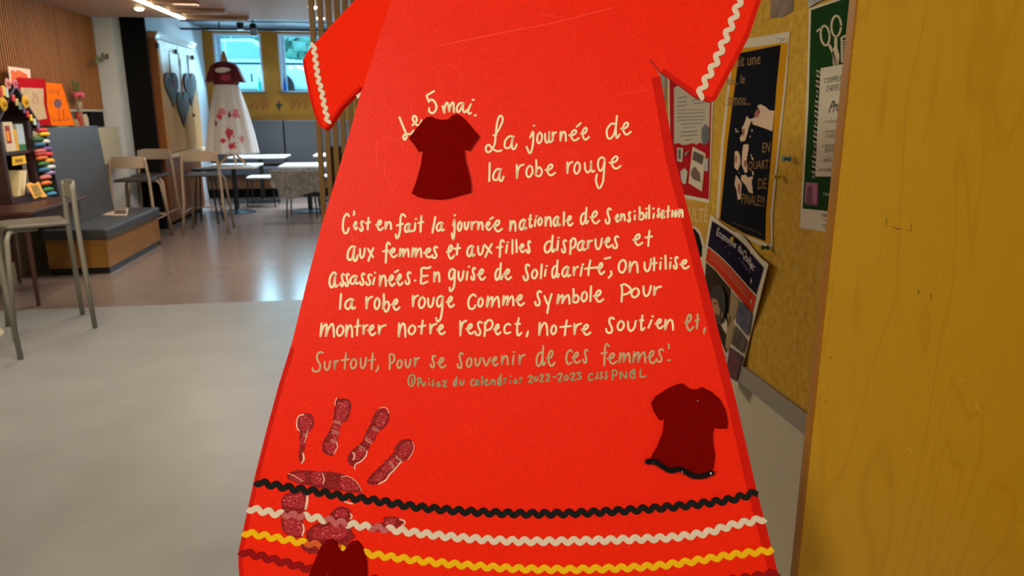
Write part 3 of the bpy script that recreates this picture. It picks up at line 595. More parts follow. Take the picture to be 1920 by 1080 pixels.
slate = mat('slate_board', (28, 33, 38), .6, var=.25, scale=14); slate_l = mat('slate_chalk', (62, 62, 70), .7, var=.3, scale=30)
redp = mat('heart_red', (150, 24, 34), .6)
for k, (cx, y0, y1, w, sk, lab) in enumerate(((321, 136, 201, 24, 6, 'dark heart-shaped board hanging on the left cupboard door'), (356, 137, 199, 22, 5, 'dark heart-shaped board hanging on the right cupboard door'), (342, 172, 239, 23, 4, 'dark heart-shaped board hanging lowest, between the two doors'))):
    pts = []
    for i in range(36):
        t = 2*math.pi*i/36; x = .5*math.sin(t)**3; yy = (13*math.cos(t)-5*math.cos(2*t)-2*math.cos(3*t)-math.cos(4*t)); yy = (12-yy)/29
        pts.append((cx+x*w+sk*(yy-.4), y0+yy*(y1-y0)))
    q = onx(cx, (y0+y1)/2, XW+.02)
    h = thing('heart_board', (XW+.02, q.y, q.z), lab, 'heart decoration', 'heart boards on the cupboard')
    MB().prism([onx(x, y, XW+.012) for x, y in pts], (.014, 0, 0)).build('board', slate, h)
    MB().prism([onx(cx+sk*.1+(x-cx)*.5, y0+(y1-y0)*.42+(y-y0-(y1-y0)*.42)*.62, XW+.0262) for x, y in pts], (.003, 0, 0)).build('chalk_drawing', slate_l, h)
    MB().ball(tuple(onx(cx+6, y0+(y1-y0)*(.35 if k != 1 else .75), XW+.03)), .02, 6, (.2, 1, 1.6)).build('red_mark', redp, h)
    MB().tube([onx(cx-1, y0+10, XW+.012), onx(cx-4, y0-(34 if k < 2 else 60), XW+.012)], .004, 5).build('cord', mat('cord_brown', (80, 60, 40), .8), h)
for px_, py, lab in ((296, 85, 'small dark hook at the left top corner of the cupboard'), (331, 97, 'small dark hook at the middle top of the cupboard'), (362, 108, 'small dark hook at the right top of the cupboard')):
    q = onx(px_, py, XW+.02); tag(MB().box(q-V((.013, .035, .03)), q+V((.014, .035, .03))).build('door_latch', blackmetal, bevel=.006), lab, 'latch', 'cupboard latches')

# ---- banquette, left
vinyl = mat('dark_grey_vinyl', (62, 64, 70), .42, bump=.15, bscale=300, spec=.5)
wood_y = mat('bench_wood', (146, 102, 44), .4, var=.2, scale=8, stretch=(.3, .3, 1), spec=.45)
bn = thing('banquette_bench', (-3.05, 7.8, 0), 'low grey upholstered bench with high back and wooden base by left wall', 'bench')
MB().box((-3.28, 7.16, .33), (-2.72, 8.72, .43)).build('seat', vinyl, bn, bevel=.02)
MB().box((-3.27, 7.19, .06), (-2.745, 8.70, .33)).build('base', wood_y, bn)
MB().box((-3.26, 7.20, 0), (-2.752, 8.62, .06)).build('plinth', mat('black_plinth', (14, 16, 20), .2), bn)
MB().prism([(-3.09, 7.24, .43), (-3.15, 7.24, 1.335), (-3.20, 7.24, 1.335), (-3.20, 7.24, .43)], (0, 1.18, 0)).build('backrest', vinyl, bn, bevel=.004)
q = [onz(x, y, .44) for x, y in ((183, 402), (190, 390), (241, 389), (238, 403))]
mg = thing('magazine', (sum((p.x for p in q))/4, sum((p.y for p in q))/4, .4305), 'glossy open magazine lying on the grey bench seat', 'magazine')
MB().prism([V((p.x, p.y, .4305)) for p in q], (0, 0, .008)).build('pages', mat('magazine_paper', (208, 192, 176), .3), mg)
for i, (a, b, c, d, colr) in enumerate(((186, 390.5, 239, 392.5, (90, 66, 56)), (187, 393.5, 212, 400, (196, 160, 150)), (213, 394, 237, 401, (80, 50, 50)))):
    MB().prism([onz(x, y, .439) for x, y in ((a, d), (a+2, b), (c, b), (c-1, d))], (0, 0, .001)).build('printed_picture', mat('magprint%d' % i, colr, .3), mg)

# ---- bar stools
st_m = mat('taupe_metal', (146, 130, 112), .42, spec=.5); st_g = mat('grey_metal', (122, 120, 110), .4, spec=.5)
seat_dk = mat('stool_seat_dark', (52, 46, 48), .5); seat_gr = mat('stool_seat_grey', (96, 92, 86), .5)
def stool(x, y, rz, frame, seatm, label, h=.76, bh=1.02, w=.20, sp=.25, group='bar stools', rails=True):
    """faces local +Y, backrest at -Y"""
    s = thing('bar_stool', (x, y, 0), label, 'stool', group, rz)
    mb = MB(); mb.prism([(-w, -w, h-.03), (-w*.9, w*.92, h-.03), (-w*.6, w*1.08, h-.03), (w*.6, w*1.08, h-.03), (w*.9, w*.92, h-.03), (w, -w, h-.03)], (0, 0, .03))
    mb.build('seat', seatm, s, world=False, bevel=.012)
    for sx in (-1, 1):
        MB().tube([(sx*(sp+.015), -sp-.03, 0), (sx*(w+.025), -w-.045, h*.55), (sx*(w+.015), -w-.04, h), (sx*w*.98, -w-.045, bh-.05), (sx*w*.94, -w-.045, bh-.015)], .017, 8).build('leg', frame, s, world=False, smooth=True)
        MB().tube([(sx*(sp), sp+.02, 0), (sx*(w+.0), w+.0, h-.09), (sx*(w-.03), w-.02, h-.05), (sx*(w-.07), w-.06, h-.04), (sx*(w-.08), 0, h-.042)], .016, 8).build('leg', frame, s, world=False, smooth=True)
    n = 13; arc = [(w*.97*math.sin((i/(n-1)-.5)*math.pi*.999) if False else (-w+2*w*i/(n-1))*.97, -w-.045-.035*math.sin(math.pi*i/(n-1))) for i in range(n)]
    vs = []; fs = []
    for i, (ax, ay) in enumerate(arc):
        e = min(i, n-1-i); zt = bh-(.022 if e == 0 else .006 if e == 1 else 0)
        vs += [(ax, ay-.006, bh-.13), (ax, ay-.006, zt), (ax, ay+.008, zt), (ax, ay+.008, bh-.13)]
    for i in range(n-1):
        for k in range(4): fs.append((i*4+k, i*4+(k+1) % 4, i*4+4+(k+1) % 4, i*4+4+k))
    fs += [(0, 1, 2, 3), ((n-1)*4, (n-1)*4+1, (n-1)*4+2, (n-1)*4+3)]
    MB().add(vs, fs).build('backrest', frame, s, world=False, bevel=.003)
    if rails:
        zz = h*.38; f = sp-.02
        for a, b in (((-f, f, zz), (f, f, zz)), ((-f, -f-.03, zz), (-f, f, zz)), ((f, -f-.03, zz), (f, f, zz))):
            MB().tube([a, b], .008, 6).build('footrest', frame, s, world=False, smooth=True)
    return s
stool(-2.505, 5.395, R(121), st_g, seat_gr, 'grey metal bar stool nearest the camera, beside the dark desk', rails=False, w=.185, sp=.21)
stool(-2.70, 4.66, R(51), st_g, seat_gr, 'grey metal stool at the left edge, showing little more than one slanted leg', rails=False, w=.185, sp=.21)
stool(-3.03, 9.03, R(0), st_m, seat_dk, 'taupe metal bar stool nearest the bench end, dark seat', w=.19, h=.73, bh=.99)
stool(-2.43, 9.62, R(4), st_m, seat_dk, 'taupe metal bar stool with wide curved back in front of white table', w=.20, h=.73, bh=1.02)
stool(-3.06, 9.60, R(180), st_m, seat_dk, 'taupe metal bar stool farther back beside the cupboard', w=.19, h=.73, bh=1.02)
sb = thing('bar_stool', (-2.62, 10.4, 0), 'black backless stool behind the taupe stools', 'stool')
MB().lathe([(.16, .70), (.17, .715), (.17, .73), (.15, .735)], n=20).build('seat', blackmetal, sb, world=False, label=None)
for a in range(4):
    t = R(45+90*a); MB().tube([(.21*math.cos(t), .21*math.sin(t), 0), (.12*math.cos(t), .12*math.sin(t), .70)], .012, 6).build('leg', blackmetal, sb, world=False)
tb = thing('pedestal_table', (-3.02, 5.18, 0), 'edge of a pale round table foot at the far left', 'table')
MB().lathe([(.285, 0), (.285, .010), (.03, .03), (.03, 1.0), (.05, 1.015)], n=32).build('pedestal', mat('pale_table_foot', (190, 182, 162), .4), tb, world=False)
MB().lathe([(.26, 1.015), (.27, 1.02), (.27, 1.035), (.26, 1.04)], c=(-.08, .05, 0), n=32).build('tabletop', mat('pale_table_foot', (190, 182, 162), .4), tb, world=False)

# ---- far tables, bench and chairs
wtop = mat('white_tabletop', (226, 226, 224), .2, spec=.6)
def ped_table(x0, x1, y0, y1, z, label):
    cx, cy = (x0+x1)/2, (y0+y1)/2
    t = thing('pedestal_table', (cx, cy, 0), label, 'table', 'white cafe tables')
    MB().box((x0-cx, y0-cy, z-.03), (x1-cx, y1-cy, z)).build('tabletop', wtop, t, world=False, bevel=.006)
    MB().tube([(0, 0, .02), (0, 0, z-.03)], .035, 12).build('post', blackmetal, t, world=False)
    MB().lathe([(.27, 0), (.27, .01), (.05, .03), (.035, .05)], n=28).build('foot', mat('dark_foot', (24, 34, 42), .35), t, world=False)
ped_table(-2.84, -2.10, 11.05, 11.80, .70, 'white square cafe table the mannequin stands on')
ped_table(-2.75, -1.86, 12.35, 13.0, .76, 'farther white cafe table behind the mannequin table')
ped_table(-1.78, -1.02, 11.05, 11.80, .70, 'white cafe table beside the furry throw')
ped_table(-1.42, -.70, 12.35, 13.0, .78, 'white cafe table far behind at the slatted screen')
bb_ = thing('wall_bench', (-1.4, 13.5, 0), 'long dark grey upholstered bench below the far windows', 'bench')
for a, b in ((-3.3, -2.06), (-2.04, -.9), (-.88, .8)): MB().box((a, 13.68, .55), (b, 13.88, 1.31)).build('back_panel', vinyl, bb_, bevel=.01)
MB().box((-3.3, 13.2, .40), (.8, 13.68, .52)).build('seat', vinyl, bb_, bevel=.01)
MB().box((-3.3, 13.25, .16), (.8, 13.66, .40)).build('base', mat('dark_brown_base', (92, 54, 24), .5), bb_)
MB().box((-3.3, 13.30, 0), (.8, 13.66, .16)).build('plinth', blackm, bb_)
def chair(x, y, rz, label, seatm=None, back=True):
    c = thing('cafe_chair', (x, y, 0), label, 'chair', 'black cafe chairs', rz)
    MB().box((-.2, -.2, .45), (.2, .2, .48)).build('seat', seatm or wtop, c, world=False, bevel=.01)
    for sx in (-1, 1):
        MB().tube([(sx*.21, .2, 0), (sx*.18, .17, .45)], .011, 6).build('leg', blackmetal, c, world=False)
        MB().tube([(sx*.21, -.23, 0), (sx*.18, -.19, .45), (sx*.18, -.21, .68)] if back else [(sx*.21, -.22, 0), (sx*.18, -.18, .45)], .011, 6).build('leg', blackmetal, c, world=False)
    if back: MB().box((-.19, -.225, .56), (.19, -.205, .68)).build('backrest', blackmetal, c, world=False, bevel=.005)
    return c
chair(-2.20, 12.08, R(180), 'black chair with white seat between the white tables', back=False)
chair(-1.10, 12.1, R(180), 'black chair farthest right beyond the furry throw')
fc = chair(-1.42, 10.82, R(0), 'black chair whose back carries the furry grey throw')
fur = mat('grey_fur', (150, 148, 148), .9, var=.5, scale=30, spec=.1, sheen=.3)
mb = MB(); random.seed(3)
mb.box((-1.80, 10.545, .44), (-1.10, 10.585, .685))
for k in range(9000):
    x = random.uniform(-1.82, -1.08); zz = random.uniform(.36+.05*math.sin(x*9), .69); f = max(0, (zz-.4))/.3
    if x < -1.82+.12*(1-f): continue
    p = V((x, 10.54, zz)); d = V((random.uniform(-.02, .02), random.uniform(-.03, -.005), random.uniform(-.055, -.015))); w = V((.004, 0, 0))
    mb.add([p-w, p+w, p+d], [(0, 1, 2)])
fo = mb.build('fur_throw', fur, fixn=False); tag(fo, 'shaggy grey fur throw hanging over a chair back', 'throw')

# ---- mannequin
mq_w = mat('mannequin_wood', (196, 150, 96), .5); mq_c = mat('mannequin_cloth', (210, 176, 130), .8)
shirt_m = bpy.data.materials.new('maroon_shirt'); shirt_m.use_nodes = True
skirt_m = bpy.data.materials.new('white_floral_skirt'); skirt_m.use_nodes = True
def spots(m, basec, rough, items):
    """printed patches: items = (centre, radii, colour, noise)"""
    nt = m.node_tree; b = nt.nodes['Principled BSDF']; b.inputs['Roughness'].default_value = rough
    t = nt.nodes.new('ShaderNodeTexCoord'); n = nt.nodes.new('ShaderNodeTexNoise'); n.inputs['Scale'].default_value = 30; n.inputs['Detail'].default_value = 4
    nt.links.new(t.outputs['Object'], n.inputs[0]); prev = None
    rgb = nt.nodes.new('ShaderNodeRGB'); rgb.outputs[0].default_value = (*lin(basec), 1); prev = rgb.outputs[0]
    for c, r, col, amt in items:
        s = nt.nodes.new('ShaderNodeVectorMath'); s.operation = 'SUBTRACT'; s.inputs[1].default_value = c; nt.links.new(t.outputs['Object'], s.inputs[0])
        dv = nt.nodes.new('ShaderNodeVectorMath'); dv.operation = 'DIVIDE'; dv.inputs[1].default_value = r; nt.links.new(s.outputs[0], dv.inputs[0])
        l = nt.nodes.new('ShaderNodeVectorMath'); l.operation = 'LENGTH'; nt.links.new(dv.outputs[0], l.inputs[0])
        a = nt.nodes.new('ShaderNodeMath'); a.operation = 'MULTIPLY_ADD'; a.inputs[1].default_value = amt; nt.links.new(n.outputs[0], a.inputs[0]); nt.links.new(l.outputs['Value'], a.inputs[2])
        mr = nt.nodes.new('ShaderNodeMapRange'); mr.inputs[1].default_value = .9+amt*.5; mr.inputs[2].default_value = 1.05+amt*.5; mr.inputs[3].default_value = 1; mr.inputs[4].default_value = 0
        nt.links.new(a.outputs[0], mr.inputs[0])
        mx = nt.nodes.new('ShaderNodeMix'); mx.data_type = 'RGBA'; nt.links.new(mr.outputs[0], mx.inputs[0]); nt.links.new(prev, mx.inputs[6]); mx.inputs[7].default_value = (*lin(col), 1); prev = mx.outputs[2]
    nt.links.new(prev, b.inputs['Base Color'])
W_ = (236, 228, 224); PK = (208, 60, 80); DRd = (150, 30, 46)
spots(shirt_m, (98, 18, 34), .75, [((-.01, -.12, 1.35), (.11, .3, .028), W_, .6), ((-.03, -.12, 1.325), (.08, .3, .02), W_, .6), ((.02, -.12, 1.24), (.07, .3, .05), (176, 50, 66), .8)])
spots(skirt_m, (228, 226, 226), .7, [((-.10, -.17, .70), (.04, .3, .04), PK, 2.6), ((-.06, -.17, .76), (.06, .3, .05), (226, 140, 150), 2.6), ((.12, -.17, .74), (.05, .3, .07), (222, 120, 134), 2.6), ((.04, -.17, .72), (.02, .3, .05), DRd, 2.6),
    ((.02, -.2, .47), (.06, .3, .08), (206, 70, 86), 2.6), ((-.07, -.2, .36), (.035, .3, .035), PK, 2.6), ((.05, -.2, .29), (.055, .3, .04), PK, 2.6), ((-.16, -.2, .60), (.02, .3, .05), (150, 80, 88), 2.6), ((.18, -.2, .38), (.025, .3, .05), (214, 130, 140), 2.6)])
mq = thing('mannequin', (-2.46, 11.40, .70), 'dressmaker mannequin in maroon cape top and white floral skirt on table', 'mannequin')
for a in (200, 340, 90):
    t = R(a); MB().tube([(.20*math.cos(t), .16*math.sin(t), .012), (.05*math.cos(t), .05*math.sin(t), .17), (0, 0, .26)], [.016, .018, .018], 8).build('leg', mq_w, mq, world=False)
MB().tube([(0, 0, .22), (0, 0, .8)], .02, 8).build('pole', mq_w, mq, world=False)
MB().lathe([(.12, .78), (.13, .95), (.13, 1.12), (.17, 1.3), (.15, 1.40), (.08, 1.44), (.055, 1.46), (.045, 1.49)], n=24, sy=.62).build('torso', mq_c, mq, world=False, smooth=True)
MB().lathe([(.046, 1.49), (.040, 1.52), (.034, 1.55), (.022, 1.575), (.026, 1.59), (.012, 1.605)], n=16).build('neck_cap', mq_w, mq, world=False, smooth=True)
MB().lathe([(.355, .17), (.352, .20), (.315, .45), (.262, .75), (.205, 1.0), (.17, 1.13), (.155, 1.155)], n=96, sy=.62, fn=lambda a, z: 1+(.075*math.sin(a*9)+.04*math.sin(a*17+1))*max(0, min(1, (1.15-z)*1.4))).build('skirt', skirt_m, mq, world=False, smooth=True)
mb = MB(); prof = [(.175, 1.145), (.18, 1.18), (.195, 1.28), (.19, 1.36), (.165, 1.42), (.11, 1.452), (.08, 1.462)]
mb.lathe(prof, n=32, sy=.6); so = mb.build('maroon_top', shirt_m, mq, world=False, smooth=True)
for sx in (-1, 1):
    MB().add([(sx*.12, -.09, 1.44), (sx*.12, .07, 1.44), (sx*.18, .08, 1.40), (sx*.18, -.10, 1.40), (sx*.27, .09, 1.175), (sx*.27, -.11, 1.175), (sx*.13, .11, 1.18), (sx*.13, -.125, 1.18)],
             [(0,1,2,3), (3,2,4,5), (0,3,5,7), (1,6,4,2), (5,4,6,7), (0,7,6,1)]).build('cape_sleeve', shirt_m, mq, world=False, bevel=.015)

# ---- mural marks on the far wall, things on the far sills
def Mback(x, y, h=0): q = ony(x, y, YB-.002-h); return q
mb = MB(); random.seed(8)
for x0 in (446, 452, 468, 478, 490, 498, 545, 556, 568):
    ribbon(mb, catmull([(x0, 186+random.uniform(-4, 6)), (x0+4, 194), (x0+2, 204), (x0+7, 199), (x0+9, 190)], 4), 1.3, Mback, .001, caps=False)
for x0, y0, r in ((452, 196, 5), (456, 206, 4), (449, 186, 4)): mb.poly([Mback(x0+r*math.cos(a)*random.uniform(.6, 1), y0+r*1.4*math.sin(a)*random.uniform(.6, 1), .0005) for a in [k*.7 for k in range(9)]])
mu = thing('wall_mural', (-2.2, YB-.004, 1.55), 'faint red painted script on the mustard wall below the windows', 'mural')
mb.build('red_script', mat('mural_red', (150, 50, 14), .7), mu)
MB().poly([Mback(*q, .001) for q in ((516,197),(520,195),(522,187),(525,194),(532,196),(526,199),(524,210),(520,201))]).build('dark_star', mat('mural_dark', (52, 44, 14), .7), mu)
def bottle(px_, py0, py1, r, m, name, label, cat='bottle'):
    q = ony(px_, py1, YB+.1); top = ony(px_, py0, YB+.1); h = top.z-WZ[0]-.02
    o = MB().lathe([(r, 0), (r, h*.6), (r*.9, h*.72), (r*.4, h*.8), (r*.4, h)], c=(q.x, YB+.12, WZ[0]+.0205), n=14).build(name, m, smooth=False); tag(o, label, cat)
bottle(487, 146, 170, .035, mat('teal_glass', (20, 176, 160), .2), 'bottle', 'teal bottle on the first window sill')
bottle(534, 150, 170, .035, mat('blue_glass', (20, 110, 220), .2), 'bottle', 'blue bottle on the second window sill')
for px_, lab in ((472, 'short black handle on the first window sash'), (531, 'short black handle on the second window sash')):
    q = ony(px_, 146, YB+.18); tag(MB().box(q-V((.013, .012, .07)), q+V((.013, .012, .07))).build('window_handle', blackmetal, bevel=.005), lab, 'handle')

# ---- street beyond the windows
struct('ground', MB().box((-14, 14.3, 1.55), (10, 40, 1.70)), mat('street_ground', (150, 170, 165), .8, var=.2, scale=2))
car_w = mat('white_car_paint', (236, 240, 244), .25); car_g = mat('car_glass', (150, 190, 205), .1); tyre = mat('tyre', (24, 24, 26), .8)
def car(x, y, label, m, z0=1.70):
    c = thing('parked_car', (x, y, z0), label, 'car', 'parked cars outside')
    side = [(-2.1, .25), (-2.12, .6), (-1.95, .85), (-1.1, .95), (-.55, 1.38), (.75, 1.42), (1.35, .98), (2.0, .9), (2.12, .6), (2.1, .25)]
    MB().prism([(a, -.8, b) for a, b in side], (0, 1.6, 0)).build('body', m, c, world=False, bevel=.08)
    MB().prism([(a, -.812, b) for a, b in ((-.95, .96), (-.48, 1.3), (.08, 1.34), (.08, .96))], (0, .01, 0)).build('side_window', car_g, c, world=False)
    MB().prism([(a, -.812, b) for a, b in ((.14, .96), (.14, 1.34), (.7, 1.34), (1.2, .97))], (0, .01, 0)).build('side_window', car_g, c, world=False)
    for a in (-1.3, 1.3): MB().lathe([(.32, -.1), (.32, .1)], n=20).xf(Matrix.Rotation(R(90), 4, 'X')).xf(Matrix.Translation((a, -.76, .32))).build('wheel', tyre, c, world=False)
car(-4.1, 19.5, 'white car parked outside the first window', car_w); car(.9, 19.8, 'white car parked outside the second window', car_w)
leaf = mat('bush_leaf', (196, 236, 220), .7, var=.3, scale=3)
random.seed(11)
for k, (x, y, w, h) in enumerate(((-6.5, 24, 3.2, 4.2), (-3.2, 25, 2.6, 4.6), (.4, 24.5, 3.0, 3.6))):
    mb = MB()
    for _ in range(1400):
        a = random.uniform(0, 6.28); u = random.uniform(-1, 1); rr = random.uniform(.6, 1)
        p = V((x+w*.55*rr*math.cos(a)*math.sqrt(1-u*u), y+w*.5*rr*math.sin(a)*math.sqrt(1-u*u), 1.70+h*.55+h*.45*u*rr))
        d = V((random.uniform(-.2, .2), random.uniform(-.2, .2), random.uniform(-.2, .2))); e = d.cross(V((.3, .5, .8)))
        mb.add([p-d, p+e, p+d, p-e], [(0, 1, 2, 3)])
    t = thing('street_tree', (x, y, 1.70), ('leafy green tree outside behind the first window', 'tall leafy green tree outside between the windows', 'leafy green tree outside the second window')[k], 'tree', 'trees outside')
    mb.build('foliage', leaf, t, kind='stuff', fixn=False); MB().tube([(x, y, 1.70), (x, y, 1.70+h*.6)], .12, 8).build('trunk', mat('bark', (84, 70, 56), .9), t)
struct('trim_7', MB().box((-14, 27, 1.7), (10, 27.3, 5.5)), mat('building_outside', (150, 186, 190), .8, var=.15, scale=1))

# ---- slatted wooden screen in the middle distance
scr_m = mat('screen_wood', (112, 80, 24), .5, var=.2, scale=8, stretch=(1, 1, .08))
sw = thing('slatted_screen', (.1, 5.02, 0), 'tall screen of vertical brown wooden slats behind the red sign', 'screen')
first = None; xx = -.545; i = 0
while xx < .88:
    if first is None: first = MB().box((xx, 5.0, 0), (xx+.031, 5.06, 2.5295)).build('slat', scr_m, sw)
    else:
        c = first.copy(); COL.objects.link(c); c.parent = sw; c.location = (xx+.545, 0, 0)
    xx += .052
MB().box((-.50, 5.061, .97), (.88, 5.075, 1.26)).build('solid_band', scr_m, sw)

# ---- desk with little house bookcase
dkw = mat('dark_red_wood', (66, 34, 28), .4, var=.3, scale=7, stretch=(.3, 1, 1), spec=.5)
dk = thing('writing_desk', (-3.08, 6.45, 0), 'dark reddish wooden desk carrying a small house-shaped bookcase', 'desk')
MB().box((-3.44, 5.95, .725), (-2.78, 6.98, .75)).build('desktop', dkw, dk, bevel=.004)
MB().box((-3.42, 6.0, .60), (-2.83, 6.94, .725)).build('apron', dkw, dk)
MB().box((-2.83, 6.08, .62), (-2.822, 6.86, .71)).build('drawer', dkw, dk, bevel=.002)
for x, y in ((-2.86, 6.28-.25), (-2.86, 6.91), (-3.40, 6.03), (-3.40, 6.91)): MB().tube([(x, y, 0), (x, y, .60)], [.014, .022], 8).build('leg', dkw, dk)
MB().box((-3.42, 6.02, .2), (-3.40, 6.92, .60)).build('back_panel', dkw, dk)
hw = mat('house_wood', (52, 26, 24), .4, spec=.5)
hb = thing('house_bookcase', (-3.27, 6.75, .75), 'dark wooden house-shaped bookcase with peaked roof standing on the desk', 'bookcase')
X0, X1 = -3.42, -3.15
MB().box((X0, 6.44, .751), (X1+.02, 7.02, .80)).build('base', hw, hb); MB().box((X0, 6.46, .80), (X0+.015, 7.0, 1.35)).build('back', blackm, hb)
MB().box((X0, 6.46, .80), (X1, 6.50, 1.42)).build('side_panel', hw, hb); MB().box((X0, 6.93, .80), (X1, 7.0, 1.40)).build('side_panel', hw, hb)
MB().box((X0, 6.50, 1.135), (X1-.005, 6.93, 1.165)).build('shelf', hw, hb)
MB().prism([(X0, 6.44, 1.40), (X0, 7.02, 1.36), (X0, 6.77, 1.66)], (.02, 0, 0)).build('gable_back', blackm, hb)
for (ya, za), (yb, zb) in (((6.40, 1.38), (6.77, 1.68)), ((6.77, 1.68), (7.10, 1.34))):
    MB().prism([(X0, ya, za), (X0, yb, zb), (X0, yb, zb+.03), (X0, ya, za+.03)], (X1-X0+.03, 0, 0)).build('roof_slope', hw, hb)
def book(y0, y1, z0, z1, c, name, label, x1=X1-.01, d=.15, lean=0):
    b = thing(name, (x1-d/2, (y0+y1)/2, z0), label, 'book', 'books in the house bookcase')
    MB().prism([(x1-d, y0, z0), (x1-d, y1, z0), (x1-d, y1+lean, z1), (x1-d, y0+lean, z1)], (d, 0, 0)).build('cover', mat('book_%d_%d_%d' % c, c, .5), b)
    return b
b1 = book(6.55, 6.70, 1.166, 1.40, (214, 200, 176), 'book', 'tall cream book at the left of the upper shelf')
MB().box((X1-.0101, 6.57, 1.23), (X1-.008, 6.645, 1.37)).build('cover_picture', mat('book_red', (150, 20, 14), .5), b1)
MB().box((X1-.0079, 6.575, 1.25), (X1-.006, 6.62, 1.33)).build('cover_picture', mat('book_orange', (236, 140, 20), .5), b1)
book(6.705, 6.75, 1.166, 1.34, (226, 170, 20), 'book', 'thin yellow book on the upper shelf')
b3 = book(6.755, 6.87, 1.166, 1.38, (170, 190, 206), 'book', 'pale blue book with green foot on the upper shelf')
MB().box((X1-.0101, 6.755, 1.17), (X1-.008, 6.865, 1.215)).build('green_band', mat('book_green', (40, 110, 50), .5), b3)
book(6.60, 6.67, .801, 1.0, (226, 208, 160), 'book', 'cream book leaning on the lower shelf, left', lean=.10); book(6.675, 6.72, .801, .995, (236, 222, 184), 'book', 'pale cream book leaning on the lower shelf, right', lean=.10)
tag(MB().box((X1-.05, 6.835, .801), (X1-.045, 6.90, 1.06)).build('acrylic_stand', mat('acrylic', (120, 116, 116), .2)), 'clear greyish plastic stand on the lower shelf', 'stand')
yl = thing('yellow_ticket', (X1+.01, 6.66, 1.06), 'small yellow sign pinned under the upper shelf', 'sign')
MB().prism([onx(x, y, X1+.003) for x, y in ((22, 294), (46, 291), (49, 306), (23, 311))], (.004, 0, 0)).build('card', mat('ticket_yellow', (232, 188, 20), .5), yl)
MB().prism([onx(x, y, X1+.0073) for x, y in ((28, 299), (42, 297), (43, 303), (29, 305))], (.001, 0, 0)).build('lettering', mat('ticket_dark', (150, 106, 20), .5), yl)
yf = thing('ruffled_sign', (-3.06, 6.82, .7505), 'yellow ruffled-edge card leaning at the foot of the bookcase', 'sign')
oc = [(48, 345), (56, 342), (64, 345), (72, 341), (76, 350), (80, 358), (88, 368), (80, 370), (74, 368), (64, 373), (58, 362), (53, 353)]
MB().prism([onplane(x, y, V((-3.03, 6.8, .75)), V((1, -.25, .5)).normalized()) for x, y in oc], (.004, 0, 0)).build('card', mat('ruffle_yellow', (226, 164, 60), .5), yf)
MB().prism([onplane(x, y, V((-3.025, 6.8, .75)), V((1, -.25, .5)).normalized()) for x, y in ((57, 347), (70, 346), (79, 365), (66, 368))], (.003, 0, 0)).build('lettered_panel', mat('ruffle_dark', (150, 120, 20), .5, var=.7, scale=60), yf)
# tassel garland of rolls at the bookcase side
gr = thing('ribbon_roll_garland', (-3.2, 7.12, .75), 'garland of brightly coloured ribbon rolls hanging beside the house bookcase', 'garland')
rolls = [(78,245,(200,40,44)),(82,252,(236,196,30)),(71,262,(36,96,50)),(84,266,(206,216,210)),(74,272,(34,92,140)),(87,280,(110,70,140)),(75,284,(190,96,96)),(76,290,(170,50,44)),(88,290,(214,44,54)),(78,297,(214,110,30)),(91,302,(236,170,40)),(81,308,(44,110,56)),(93,314,(200,206,206)),(83,319,(36,106,150)),(93,325,(150,130,180)),(85,333,(206,120,120)),(86,344,(226,120,40)),(89,356,(50,130,70)),(95,364,(60,140,190))]
for px_, py, c in rolls:
    q = onx(px_, py, -3.12); L_ = .068 if c != (206,216,210) else .05
    MB().tube([q+V((-.012, -L_, 0)), q+V((-.004, -L_*.6, .004)), q+V((.004, L_*.6, .004)), q+V((.012, L_, 0))], [.014, .019, .019, .014], 8).build('ribbon_roll', mat('roll_%d_%d_%d' % c, c, .6), gr, smooth=True)
pg = thing('clothes_peg_garland', (-3.11, 6.95, 1.5), 'string of coloured pegs along the right slope of the bookcase roof', 'garland')
for k, c in enumerate([(206,70,70),(226,206,150),(180,214,200),(110,80,140),(206,40,40),(236,196,30),(180,214,200),(130,100,150)]):
    px_, py = 25+k*6.6, 184+k*7.4
    q = onx(px_, py, -3.105); MB().box(q-V((.008, .018, .028)), q+V((.008, .018, .028))).build('peg', mat('peg_%d_%d_%d' % c, c, .5), pg, bevel=.005)
pg2 = thing('clothes_peg_garland', (-3.11, 6.5, 1.5), 'short string of pegs on the left slope of the bookcase roof', 'garland')
for px_, py, c in ((2, 172, (206, 60, 40)), (6, 170, (236, 196, 30)), (12, 173, (190, 206, 206))):
    q = onx(px_, py, -3.105); MB().box(q-V((.008, .018, .04)), q+V((.008, .018, .04))).build('peg', mat('peg_%d_%d_%d' % c, c, .5), pg2, bevel=.005)
fy = mat('sunflower_yellow', (206, 160, 6), .7); fk = mat('flower_pink', (206, 110, 140), .7); fg = mat('flower_green', (96, 106, 60), .7)
def flower(px_, py, X, r, m, mc, label, n=12):
    q = onx(px_, py, X); f = thing('silk_flower', q, label, 'flower')
    for k in range(n):
        a = 2*math.pi*k/n; MB().ball((.003*(k % 2), r*.62*math.cos(a), r*.62*math.sin(a)), r*.40, 4, (.35, 1, 1)).build('petal', m, f, world=False)
    MB().ball((.012, 0, 0), r*.35, 5).build('flower_head', mc, f, world=False)
fc_ = mat('sunflower_centre', (190, 140, 14), .8)
flower(6, 195, -3.09, .055, fy, fc_, 'yellow silk sunflower at the far left of the bookcase roof'); flower(47, 191, -3.07, .055, fy, fc_, 'yellow silk sunflower on the right slope of the roof')
flower(14, 157, -3.10, .045, mat('flower_rose', (206, 140, 140), .7), fk, 'dusty pink silk flower at the roof peak', 8); flower(28, 157, -3.10, .04, fk, fk, 'mauve silk flower right of the roof peak', 8)

